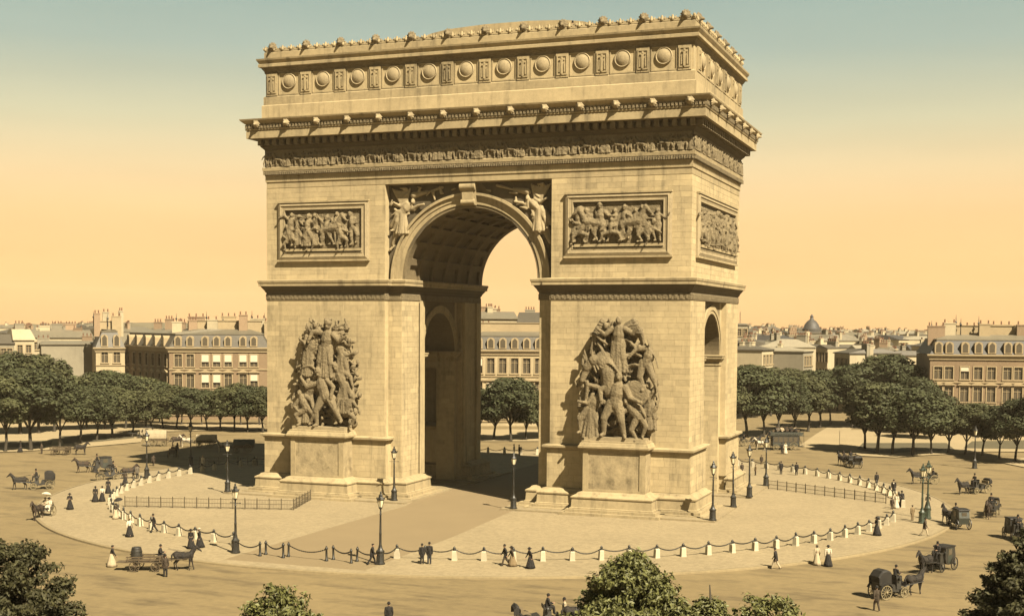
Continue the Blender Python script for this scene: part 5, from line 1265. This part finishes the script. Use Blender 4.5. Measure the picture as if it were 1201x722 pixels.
# right side
walker(1028, 570, 100, 'man in black behind the far right chain, seen from behind', h=1.7)
walker(1048, 580, 250, 'man in a dark suit with white shirt front by the right opening', shirt='c_white', hat='bowler', h=1.76)
walker(1046, 597, 60, 'child in brown by the inner end of the right railing', top='c_brown', low='c_brown', hat='cap', h=1.25)
walker(1051, 596, 240, 'woman in a white dress by the end of the right railing', fem=True, top='c_white', low='c_white', hat='straw', hatm='c_straw', h=1.55)
walker(1057.5, 593.5, 100, 'woman in a plain black cloak right of the railing end', **W1, h=1.68)
walker(1088, 598, 280, 'woman in a dark dress with elbows out behind the green lamps', **W1, pose='arms', top='c_brown', h=1.72)
walker(1070, 610, 110, 'pale brown figure left of the green lamp foot', top='c_tan', low='c_tan', hat='cap', h=1.55)
walker(1084, 628, 330, 'person in a dark coat and cream trousers walking to the right kerb', pose='walk', top='c_brown', low='c_cream', hat='bowler', h=1.7)
walker(916, 556, 95, 'man in dark coat behind the far right bollards, left of two', h=1.7)
walker(934, 557, 85, 'broad man in black behind the far right bollards, right of two', h=1.66)
walker(893, 546, 260, 'person in brown on the road beyond the farthest black lamp', z=ROADZ, top='c_brown', low='c_tan', hat='cap', h=1.5)
walker(870, 556, 270, 'small dark figure just right of the arch corner', top='c_brown', low='c_black', h=1.5)
walker(886, 557, 200, 'small brown figure behind the second far right bollard', top='c_tan', low='c_brown', hat='cap', h=1.4)
walker(917, 532, 100, 'man in black in front of the dark omnibus', z=ROADZ, h=1.7)
walker(921, 532, 280, 'woman in white in front of the dark omnibus', z=ROADZ, fem=True, top='c_white', low='c_white', hat='straw', hatm='c_straw')
walker(1028, 716, 100, 'man in a brown coat seen from behind at the bottom right', z=ROADZ, top='c_brown', low='c_brown', hat='bowler', pose='walk2')
walker(456, 737, 100, 'man in a dark hat cut off by the bottom edge', z=ROADZ, top='c_black', low='c_black', hat='bowler')
walker(662, 731, 180, 'person in a pale coat beside the carriage at the bottom edge', z=ROADZ, top='c_cream', low='c_brown', hat='bowler')
walker(24, 530, 20, 'dark figure under the left front trees', z=ROADZ, fem=True, h=1.7, hat='wide')
walker(49, 532, 160, 'brown figure beside the left front trees', z=ROADZ, top='c_brown', low='c_brown', hat='cap', h=1.6)
walker(603, 534, 180, 'person in white beyond the archway, left of two', z=ROADZ, top='c_white', low='c_white', hat='straw', hatm='c_straw')
walker(609, 535, 200, 'person in black beyond the archway, right of two', z=ROADZ)
# on the roof
for (x, y), lb, tp, hh in (((9.0, -10.0), 'man in black on the roof edge, left of three watchers', 'c_black', 1.75), ((10.2, -9.8), 'man in dark coat on the roof, middle of three watchers', 'c_black', 1.8), ((10.9, -9.9), 'person in brown on the roof, right of three watchers', 'c_brown', 1.66)):
    person((x, y, 44.45), head(270), lb, top=tp, h=hh, hat='top' if hh > 1.75 else 'bowler')

# ================================================================== HORSES AND CARRIAGES (all built facing +x)
VSC = .87
def horse_meshes(pose):
    b = MB(); o = (.16, -.14, -.12, .15) if pose == 'walk' else (.04, 0, 0, -.03)
    c = lambda a, ra, q, rb: b.cap(a, ra, q, rb)
    c((-.45, 0, 1.20), .31, (.05, 0, 1.14), .33); c((.05, 0, 1.14), .33, (.48, 0, 1.22), .31); b.ell((-.62, 0, 1.26), (.30, .28, .30)); b.ell((.52, 0, 1.18), (.27, .25, .34))
    c((.58, 0, 1.36), .23, (.86, 0, 1.72), .15); c((.86, 0, 1.72), .15, (1.0, 0, 1.90), .125); c((1.0, 0, 1.92), .125, (1.2, 0, 1.74), .095); c((1.2, 0, 1.74), .09, (1.40, 0, 1.56), .062)
    for s in (1, -1): b.cap((.98, s*.06, 2.0), .038, (.99, s*.075, 2.12), .012, 6)
    for s, dx in ((1, o[0]), (-1, o[1])):
        c((.52, s*.15, 1.08), .135, (.55+dx*.5, s*.15, .66), .075); c((.55+dx*.5, s*.15, .62), .068, (.55+dx*1.0, s*.15, .20), .042); c((.55+dx, s*.15, .18), .046, (.60+dx, s*.15, .05), .062)
    for s, dx in ((1, o[2]), (-1, o[3])):
        c((-.62, s*.15, 1.15), .2, (-.50+dx*.4, s*.17, .88), .13); c((-.50+dx*.4, s*.17, .88), .12, (-.76+dx*.8, s*.16, .55), .065); c((-.76+dx*.8, s*.16, .55), .06, (-.70+dx, s*.16, .20), .042); c((-.70+dx, s*.16, .18), .046, (-.65+dx, s*.16, .05), .062)
    body = blob(b, .035, 'body', 1)
    m = MB(); m.cap((.55, 0, 1.6), .06, (.92, 0, 1.98), .05); m.cap((.70, .03, 1.68), .07, (.62, .06, 1.5), .04); m.cap((1.02, 0, 2.02), .05, (1.12, 0, 1.9), .03); mane = blob(m, .03, 'mane', 1)
    q = MB(); q.cap((-.86, 0, 1.40), .05, (-1.0, 0, 1.2), .075); q.cap((-1.0, 0, 1.2), .08, (-1.02, 0, .72), .035); tail = blob(q, .03, 'tail', 1)
    h = MB(); L = []
    for x, r in ((.50, .385), (.60, .40), (.66, .36)):
        L.append([(x+.10*math.sin(a), r*.78*math.cos(a), 1.27+r*1.02*math.sin(a)) for a in [2*math.pi*j/18 for j in range(18)]])
    h.loops(L, True, True); 
    for x in (-.05, ): h.lathe([(.345, x-.05), (.352, x), (.345, x+.05)], 16, (0, 0, 1.15), 'x')
    for s in (1, -1): h.tube([(.55, s*.36, 1.15), (-.2, s*.36, 1.02), (-1.3, s*.36, .86)], .024, 5); h.tube([(1.32, s*.07, 1.66), (.7, s*.22, 1.62), (-.1, s*.2, 1.52), (-1.3, s*.15, 1.75)], .012, 4)
    h.tube([(1.27, .09, 1.68), (1.30, 0, 1.77), (1.27, -.09, 1.68), (1.22, 0, 1.6), (1.27, .09, 1.68)], .016, 4); h.tube([(1.08, .12, 1.92), (1.3, .08, 1.62)], .014, 4); h.tube([(1.08, -.12, 1.92), (1.3, -.08, 1.62)], .014, 4)
    return body, mane, tail, h.mesh('harness')
HM = {p: horse_meshes(p) for p in ('walk', 'stand')}
def horse(x, y, rz, label, coat='horse_dark', pose='walk', s=1.0, group='carriage horses'):
    t = thing('horse', label, 'horse', (x, y, ROADZ+.004), rz, group); t.scale = (s, s, s); b, m, q, h = HM[pose]
    link('body', b, M[coat], t); k = 'horse_dark' if coat != 'horse_white' else 'c_grey'; t.scale = (s*VSC, s*VSC, s*VSC); link('mane', m, M[k], t); link('tail', q, M[k], t); link('harness', h, M['leather'], t); return t
WH = {}
def wheel(root, x, y, r, m='coach', n=12):
    key = round(r, 2)
    if key not in WH:
        b = MB(); a_ = [2*math.pi*i/28 for i in range(28)]
        def rg(ra, yy): return [(ra*math.cos(a), yy, ra*math.sin(a)) for a in a_]
        b.loops([rg(r-.075, .03), rg(r-.075, -.03), rg(r-.02, -.03), rg(r-.02, .03), rg(r-.075, .03)], False, False)
        for i in range(n): a = 2*math.pi*i/n; b.tube([(.06*math.cos(a), 0, .06*math.sin(a)), ((r-.06)*math.cos(a), 0, (r-.06)*math.sin(a))], .022, 5)
        b.lathe([(.05, -.13), (.085, -.1), (.085, .1), (.05, .13)], 10, (0, 0, 0), 'y')
        t = MB(); t.loops([rg(r-.02, .033), rg(r-.02, -.033), rg(r, -.033), rg(r, .033), rg(r-.02, .033)], False, False)
        WH[key] = (b.mesh('wheel'), t.mesh('tyre'))
    o = link('wheel', WH[key][0], M[m], root); o.location = (x, y, r); link('tyre', WH[key][1], M['iron'], o)
def prof_body(poly, hw, inset=0): # side profile (x,z) extruded across the carriage
    b = MB(); b.extr(poly, -hw, hw); return b
def shafts(t, x0, x1, z=.95, hw=.38, m='coach'):
    for s in (1, -1): b = MB(); b.tube([(x0, s*hw, z-.25), (x0+.4, s*hw, z-.1), (x1, s*hw*.95, z+.05)], .032, 6); part('shaft', b, M[m], t)
def lamps_(t, x, z, hw):
    for s in (1, -1):
        b = MB(); b.box(x-.07, x+.07, s*hw-.07, s*hw+.07, z, z+.2); b.lathe([(.09, .2), (.05, .28), (.01, .32)], 6, (x, s*hw, z)); part('carriage_lamp', b, M['iron'], t)
def victoria(t, hood='up', paint='coach', wm='spoke'):
    b = prof_body([(-1.25, .62), (-.15, .55), (0, .50), (.45, .50), (.45, .62), (.1, .66), (.02, 1.02), (-.06, 1.08), (-.5, .98), (-1.15, 1.12), (-1.32, 1.30), (-1.38, 1.25)], .56); part('body', b, M[paint], t)
    b = MB(); b.box(-1.2, -.62, -.5, .5, .98, 1.14); b.box(-1.32, -1.12, -.5, .5, 1.1, 1.5, 0); part('seat', b, M['seat'], t)
    b = MB(); b.box(.32, .82, -.42, .42, .62, 1.42, None, .06); b.box(.28, .80, -.44, .44, 1.42, 1.52); b.box(.24, .30, -.44, .44, 1.5, 1.72); part('driver_box', b, M[paint], t)
    b = MB(); b.loops([[(.8, -.42, .85), (.8, .42, .85), (.8, .42, .9), (.8, -.42, .9)], [(1.2, -.42, .78), (1.2, .42, .78), (1.2, .42, .83), (1.2, -.42, .83)], [(1.34, -.42, 1.12), (1.34, .42, 1.12), (1.29, .42, 1.13), (1.29, -.42, 1.13)]]); part('dashboard', b, M['leather'], t)
    if hood:
        b = MB(); L = []; L2 = []
        rng = [(-1.36, 1.2), (-1.55, 1.75), (-1.2, 2.15), (-.72, 2.22), (-.35, 2.05)] if hood == 'up' else [(-1.3, 1.2), (-1.65, 1.35), (-1.8, 1.6), (-1.62, 1.8), (-1.42, 1.7)]
        for x, z in rng: L.append([(x, -.57, 1.15), (x, -.56, z-.12), (x, -.44, z), (x, .44, z), (x, .56, z-.12), (x, .57, 1.15)])
        for i, l in enumerate(L): L2.append([(p[0]+(.03 if i < 2 else 0), p[1]*.94, p[2]-.035 if k not in (0, 5) else p[2]) for k, p in enumerate(l)])
        b.loops(L, False, False, False); b.loops([l[::-1] for l in L2], False, False, False); b.loops([[L[-1][k], L2[-1][k]] for k in range(6)], False, False, False); part('hood', b, M['leather'], t)
    for s in (1, -1):
        wheel(t, -.95, s*.68, .56, wm); wheel(t, .92, s*.62, .42, wm)
        b = MB(); L = [[(-.95+.64*math.cos(a), s*.68-.1, .56+.64*math.sin(a)), (-.95+.64*math.cos(a), s*.68+.1, .56+.64*math.sin(a))] for a in [R(30+i*14) for i in range(10)]]
        b.loops(L, False, False, False); b.loops([[(x*.99-.01, y, z-.02) for x, y, z in l[::-1]] for l in L], False, False, False); part('mudguard', b, M['leather'], t)
    b = MB(); b.tube([(-.95, -.66, .56), (-.95, .66, .56)], .035, 6); b.tube([(.92, -.6, .42), (.92, .6, .42)], .035, 6); b.tube([(-1.5, .45, .62), (-.95, .45, .52), (-.5, .45, .62)], .03, 5); b.tube([(-1.5, -.45, .62), (-.95, -.45, .52), (-.5, -.45, .62)], .03, 5); b.box(.75, 1.1, -.4, .4, .5, .58); part('axle', b, M['iron'], t)
    lamps_(t, .5, 1.3, .52); shafts(t, 1.05, 3.1)
def coupe(t, paint='coach', wm='coach'):
    b = prof_body([(-1.15, .55), (-.2, .50), (.15, .62), (.32, 1.0), (.30, 1.95), (-1.12, 1.95), (-1.28, 1.2)], .55); part('body', b, M[paint], t)
    b = MB(); b.extr([(-1.28, 1.94), (.42, 1.94), (.36, 2.04), (-.4, 2.10), (-1.2, 2.04)], -.60, .60); part('roof', b, M['leather'], t)
    for s in (1, -1):
        y0, y1 = sorted((s*.55, s*.575)); b = MB(); b.box(-.72, -.02, y0, y1, .66, 1.88); o = part('door', b, M['coach_green' if paint == 'coach' else paint], t)
        y0, y1 = sorted((s*.57, s*.588)); b = MB(); b.box(-.64, -.1, y0, y1, 1.3, 1.8); part('door_window', b, M['pane'], o)
    b = MB(); b.box(-.5, .5, -.42, .42, 0, .45); o = part('front_window', MB().box(.30, .325, -.42, .42, 1.32, 1.82), M['pane'], t); part('rear_window', MB().box(-1.25, -1.215, -.25, .25, 1.4, 1.75), M['pane'], t)
    b = MB(); b.box(.36, .90, -.40, .40, .62, 1.40); b.box(.34, .92, -.43, .43, 1.40, 1.52); b.box(.9, 1.25, -.4, .4, .72, .78); b.box(1.24, 1.29, -.4, .4, .75, 1.15); part('driver_box', b, M[paint], t)
    for s in (1, -1): wheel(t, -.9, s*.68, .55, wm); wheel(t, .95, s*.62, .42, wm)
    b = MB(); b.tube([(-.9, -.66, .55), (-.9, .66, .55)], .035, 6); b.tube([(.95, -.6, .42), (.95, .6, .42)], .035, 6); b.box(.7, 1.15, -.4, .4, .5, .6); part('axle', b, M['iron'], t)
    lamps_(t, .42, 1.35, .56); shafts(t, 1.1, 3.1)
def cart(t, load=True):
    b = MB(); b.box(-1.9, 1.0, -.72, .72, .72, .80); part('bed', b, M['wood'], t)
    for s in (1, -1):
        for z in (.92, 1.12): b = MB(); b.box(-1.85, .95, s*.70-.025, s*.70+.025, z, z+.1); part('side_board', b, M['wood'], t)
        for x in (-1.7, -.8, .1, .85): b = MB(); b.box(x-.035, x+.035, s*.735-.02, s*.735+.02, .72, 1.25); part('stake', b, M['wood'], t)
        wheel(t, -1.15, s*.82, .45, 'wood'); wheel(t, .55, s*.82, .40, 'wood')
    b = MB(); b.box(.55, 1.05, -.6, .6, 1.0, 1.22); b.box(.98, 1.06, -.6, .6, .8, 1.3); part('driver_seat', b, M['wood'], t)
    b = MB(); b.box(-2.7, -1.9, -.5, .5, .68, .73, None, 0); b.tube([(-1.15, -.8, .45), (-1.15, .8, .45)], .04, 6); b.tube([(.55, -.8, .4), (.55, .8, .4)], .04, 6); b.box(-1.3, -1.0, -.5, .5, .45, .72); b.box(.4, .7, -.5, .5, .4, .72); part('undercarriage', b, M['wood'], t)
    shafts(t, 1.0, 3.2, .95, .4, 'wood')
def gig(t):
    b = prof_body([(-.55, .75), (.35, .70), (.55, 1.0), (.5, 1.05), (.3, .82), (-.3, .85), (-.5, 1.3), (-.6, 1.3)], .5); part('body', b, M['coach'], t)
    b = MB(); b.box(-.45, .05, -.46, .46, 1.0, 1.14); b.box(-.58, -.46, -.46, .46, 1.1, 1.5); part('seat', b, M['seat'], t)
    for s in (1, -1): wheel(t, -.1, s*.66, .62, 'spoke')
    part('axle', MB().tube([(-.1, -.64, .62), (-.1, .64, .62)], .035, 6), M['iron'], t); shafts(t, .3, 2.6)
def wagon(t, tilt='canvas', low=False):
    z0 = .8 if low else 1.0
    b = MB(); b.box(-2.0, 1.4, -.75, .75, z0, z0+.12); b.box(-2.0, 1.4, -.78, -.72, z0+.12, z0+.6); b.box(-2.0, 1.4, .72, .78, z0+.12, z0+.6); b.box(1.34, 1.4, -.72, .72, z0+.12, z0+.6); part('body', b, M['wood'], t)
    b = MB(); L = []
    for i in range(9):
        x = -2.15+3.6*i/8; q = .03*(i % 2); hh = 1.0 if low else 1.5
        L.append([(x, (.84-q)*math.cos(a), z0+.5+(hh-q)*math.sin(a)) for a in [math.pi*j/10 for j in range(11)]])
    b.loops(L, True, True, True); part('tilt_cover', b, M[tilt], t)
    for s in (1, -1): wheel(t, -1.0, s*.88, .78 if low else .7, 'spoke'); wheel(t, .9, s*.85, .5, 'spoke')
    b = MB(); b.box(1.4, 1.95, -.6, .6, z0, z0+.1); b.box(1.45, 1.8, -.6, .6, z0+.3, z0+.42); b.tube([(-1, -.85, .72), (-1, .85, .72)], .045, 6); b.tube([(.9, -.8, .5), (.9, .8, .5)], .045, 6); b.box(.75, 1.05, -.5, .5, .5, z0); part('undercarriage', b, M['wood'], t); shafts(t, 1.6, 3.9)
def omnibus(t):
    b = MB(); b.box(-2.6, 1.7, -.95, .95, .62, 2.35); part('body', b, M['coach'], t)
    b = MB(); b.box(-3.3, 2.2, -1.05, 1.05, 2.35, 2.47); part('upper_deck', b, M['coach_green'], t)
    b = MB(); 
    for s in (1, -1): b.box(-3.25, 2.0, s*1.03-.02, s*1.03+.02, 2.6, 2.95)
    part('upper_side_board', b, M['coach_green'], t); b = MB(); b.box(-2.9, 1.6, -.28, .28, 2.47, 2.9); b.box(-2.9, 1.6, -.06, .06, 2.9, 3.3); part('upper_bench', b, M['wood'], t)
    for s in (1, -1):
        for i in range(5): xx = -2.3+i*.8; y0, y1 = sorted((s*.955, s*.975)); part('window', MB().box(xx, xx+.62, y0, y1, 1.35, 2.15), M['pane'], t)
        y0, y1 = sorted((s*.956, s*.985)); part('panel', MB().box(-2.55, 1.65, y0, y1, .75, 1.2), M['coach_green'], t)
        wheel(t, -1.7, s*1.02, .68, 'spoke'); wheel(t, 1.2, s*1.0, .5, 'spoke')
    b = MB(); b.box(-3.4, -2.6, -.7, .7, .5, .6)
    for i in range(8): b.box(-3.35+i*.1, -3.2+i*.1, .45, .95, .6+i*.22, .66+i*.22)
    b.tube([(-3.4, 1.0, .6), (-3.3, 1.0, 3.2)], .03, 5); b.tube([(-2.62, 1.0, .6), (-2.62, 1.0, 3.2)], .03, 5); part('rear_stair', b, M['iron'], t)
    b = MB(); b.box(1.7, 2.3, -.6, .6, 1.9, 2.0); b.box(1.75, 2.15, -.55, .55, 2.2, 2.33); b.box(2.25, 2.32, -.6, .6, 1.4, 2.0); part('driver_box', b, M['coach'], t)
    b = MB(); b.tube([(-1.7, -1, .68), (-1.7, 1, .68)], .05, 6); b.tube([(1.2, -1, .5), (1.2, 1, .5)], .05, 6); b.tube([(1.7, 0, .8), (4.6, 0, .95)], .05, 6); part('undercarriage', b, M['iron'], t)
BUILD = dict(victoria=victoria, coupe=coupe, cart=cart, gig=gig, wagon=wagon, omnibus=omnibus)
SEAT = dict(victoria=(.55, 1.50), coupe=(.6, 1.5), cart=(.72, 1.2), gig=(-.2, 1.12), wagon=(1.62, 1.4), omnibus=(1.95, 2.3))
REACH = dict(victoria=2.55, coupe=2.55, cart=2.7, gig=2.0, wagon=3.3, omnibus=3.6)
def turnout(kind, u, v, hd, label, hlabel, coat='horse_dark', driver=None, riders=(), pair=False, s=1.0, dcol='c_black', dhat='top', pose='walk', opts={}, name=None, cat='carriage'):
    p = gz(u, v, ROADZ); a = head(hd); t = thing(name or kind+'_carriage', label, cat, (p.x, p.y, ROADZ+.004), a, 'horse drawn vehicles on the road')
    BUILD[kind](t, **opts); dx, dy = math.cos(a), math.sin(a); s = s*VSC*(.9 if kind == 'wagon' else 1); t.scale = (s, s, s)
    def loc(x, y, z): return (p.x+(dx*x-dy*y)*s, p.y+(dy*x+dx*y)*s, ROADZ+.004+z*s)
    r = REACH[kind]
    if hlabel:
        if pair: 
            for s_, tx in ((.42, 'left'), (-.42, 'right')): q = loc(r, s_, 0); horse(q[0], q[1], a, tx+' horse of '+hlabel, coat if s_ > 0 else 'horse_bay', pose)
        else: q = loc(r, 0, 0); horse(q[0], q[1], a, hlabel, coat, pose)
    if driver: x, z = SEAT[kind]; person(loc(x, 0, z-.46), a, driver, pose='sit', top=dcol, low='c_black', hat=dhat, h=1.72)
    for i, (x, y, z, lb, k) in enumerate(riders): person(loc(x, y, z-.46), a+k.pop('turn', 0), lb, pose='sit', **k)
    return t
VS = 1.12
# left half of the road
turnout('victoria', 49, 573, 197, 'dark open carriage with raised hood heading left at the far left', 'dark horse pulling the hooded carriage at the far left', driver='driver in black on the hooded carriage at the far left')
turnout('coupe', 120, 553, 204, 'dark closed carriage heading left, beyond the left chain fence', 'dark horse of the closed carriage beyond the left chain fence', driver='driver of the closed carriage beyond the left chain fence', coat='horse_bay')
turnout('victoria', 127, 563, 22, 'dark open carriage heading right just beyond the left posts', 'bay horse of the carriage just beyond the left posts', coat='horse_bay', driver='driver of the carriage just beyond the left posts', opts=dict(hood='down'))
turnout('gig', 55, 606, 262, 'two wheeled gig coming forward at the far left kerb', 'grey brown horse of the gig at the far left kerb', coat='horse_bay',
        riders=[(-.2, .22, 1.12, 'woman with a white parasol riding in the far left gig', dict(fem=True, top='c_white', low='c_white', hat='wide', parasol='c_white')), (-.2, -.22, 1.12, 'driver in a cream coat on the far left gig', dict(top='c_cream', low='c_brown', hat='straw', hatm='c_straw'))])
turnout('cart', 177, 668, 3, 'flat wooden cart carrying a dark barrel in the left foreground', 'black horse pulling the flat cart in the left foreground', driver='carter in black sitting on the flat cart', dhat='bowler', name='flat_cart', cat='cart')
p = gz(177, 668, ROADZ); a = head(3)
t = thing('barrel', 'dark upright barrel standing on the rear of the flat cart', 'barrel', (p.x-math.cos(a)*1.0, p.y-math.sin(a)*1.0, ROADZ+.70), 0); t.scale = (.87, .87, .87)
b = MB(); b.lathe([(.36, 0), (.44, .3), (.46, .55), (.43, .85), (.36, 1.1), (.33, 1.08), (.01, 1.06)], 16); part('staves', b, M['coach'], t, True, 40)
for z in (.14, .36, .74, .96): b = MB(); rr = .415 if z in (.14, .96) else .47; b.lathe([(rr-.02, z-.03), (rr, z-.03), (rr, z+.03), (rr-.02, z+.03)], 16); part('hoop', b, M['iron'], t)
walker(194, 676, 90, 'man in dark work clothes standing beside the flat cart', z=ROADZ, top='c_brown', low='c_black', hat='cap')
turnout('gig', 203, 537, 92, 'small two wheeled gig driving away beyond the left lamps', 'dark horse of the gig beyond the left lamps', driver='driver in black seen from behind on the small gig')
turnout('wagon', 186, 523, 8, 'tall pale covered wagon under the left trees', 'bay horse of the tall pale wagon', coat='horse_bay', name='covered_wagon', cat='wagon', pose='stand')
turnout('wagon', 240, 524, 185, 'low wagon with a bright white cover and large wheels', 'white horse of the low white wagon', coat='horse_white', opts=dict(low=True), name='covered_wagon', cat='wagon', pose='stand')
turnout('wagon', 284, 530, 185, 'dark covered wagon near the left side of the arch', 'white horse of the dark covered wagon', coat='horse_white', opts=dict(low=True, tilt='coach_green'), name='covered_wagon', cat='wagon', pose='stand')
turnout('cart', 74, 533, 2, 'dark cart standing under the left front trees', 'dark horse of the cart under the left front trees', name='flat_cart', cat='cart', pose='stand')
turnout('coupe', 171, 514, 180, 'pale closed van far back between the left trees', None, opts=dict(paint='canvas'))
# right half
turnout('victoria', 1000, 548, 104, 'dark open carriage driving off beyond the far right bollards', 'dark horses of the carriage beyond the far right bollards', pair=True, driver='driver in black on the carriage beyond the far right bollards', opts=dict(hood='down'),
        riders=[(-.9, 0, 1.2, 'passenger in black in the carriage beyond the far right bollards', dict(top='c_black'))])
turnout('gig', 1093, 567, 184, 'two wheeled gig heading left behind the green lamps', 'dark horse of the gig behind the green lamps', driver='driver in dark coat on the gig behind the green lamps', dhat='bowler')
turnout('victoria', 1147, 578, 208, 'open carriage heading left near the right edge', 'dark horse of the open carriage near the right edge', driver='driver in black on the open carriage near the right edge', opts=dict(hood='down'))
turnout('coupe', 1124, 619, 97, 'tall closed carriage seen from behind at the right kerb', 'dark horse of the closed carriage at the right kerb', opts=dict(paint='coach_green'), driver='driver on the closed carriage at the right kerb')
turnout('victoria', 1163, 604, 242, 'open carriage behind the closed one at the right, coming forward', 'bay horse of the open carriage right of the closed one', coat='horse_bay', driver='driver in black on the carriage right of the closed one', opts=dict(hood='down'))
turnout('coupe', 1190, 632, 270, 'dark carriage coming forward at the right edge beside the near tree', 'dark horse coming forward at the right edge', driver='driver of the carriage at the right edge beside the near tree')
turnout('coupe', 1104, 668, 222, 'dark closed carriage heading left in the right foreground', 'dark horse of the closed carriage in the right foreground', driver='driver of the closed carriage in the right foreground')
turnout('victoria', 1043, 700, 28, 'dark carriage with big raised hood and pale wheels at bottom right', 'dark horse of the hooded carriage at bottom right', driver='driver hunched on the hooded carriage at bottom right', dhat='bowler')
turnout('victoria', 632, 738, 10, 'dark carriage cut off by the bottom edge behind the near tree', 'dark horse of the carriage at the bottom edge', driver='driver in black on the carriage at the bottom edge', dhat='bowler', opts=dict(hood='down'))
turnout('omnibus', 917, 527, 181, 'dark double deck horse omnibus standing right of the arch', 'the dark omnibus', coat='horse_white', pair=True, driver='driver on the front of the dark omnibus', name='omnibus', cat='omnibus', pose='stand',
        riders=[(-2.2+i*.75, sg*.3, 2.95, ordn(i)+' passenger from the rear on the '+('near' if sg < 0 else 'far')+' side of the omnibus top', dict(top=rnd.choice(('c_black', 'c_brown', 'c_grey', 'c_cream')), low='c_black', hat=rnd.choice(('bowler', 'straw', 'top')), turn=sg*math.pi/2)) for i in range(5) for sg in (-1, 1)])
turnout('gig', 873, 523, 4, 'dark gig by the arch edge, left of the omnibus', 'dark horse of the gig beside the arch edge', driver='driver of the gig beside the arch edge', dhat='bowler')

# ================================================================== HAZE
b = MB(); b.box(-1500, 1500, -180, 2150, -1.5, 75)
hz = link('haze', b.mesh('haze'), None); hz['kind'] = 'stuff'
hm = bpy.data.materials.new('haze'); hm.use_nodes = True; t_ = hm.node_tree; t_.nodes.clear()
o_ = t_.nodes.new('ShaderNodeOutputMaterial'); v_ = t_.nodes.new('ShaderNodeVolumePrincipled')
v_.inputs['Color'].default_value = (.98, .82, .58, 1); v_.inputs['Density'].default_value = .0001; v_.inputs['Anisotropy'].default_value = 0.0
t_.links.new(v_.outputs[0], o_.inputs['Volume']); hz.data.materials.append(hm)
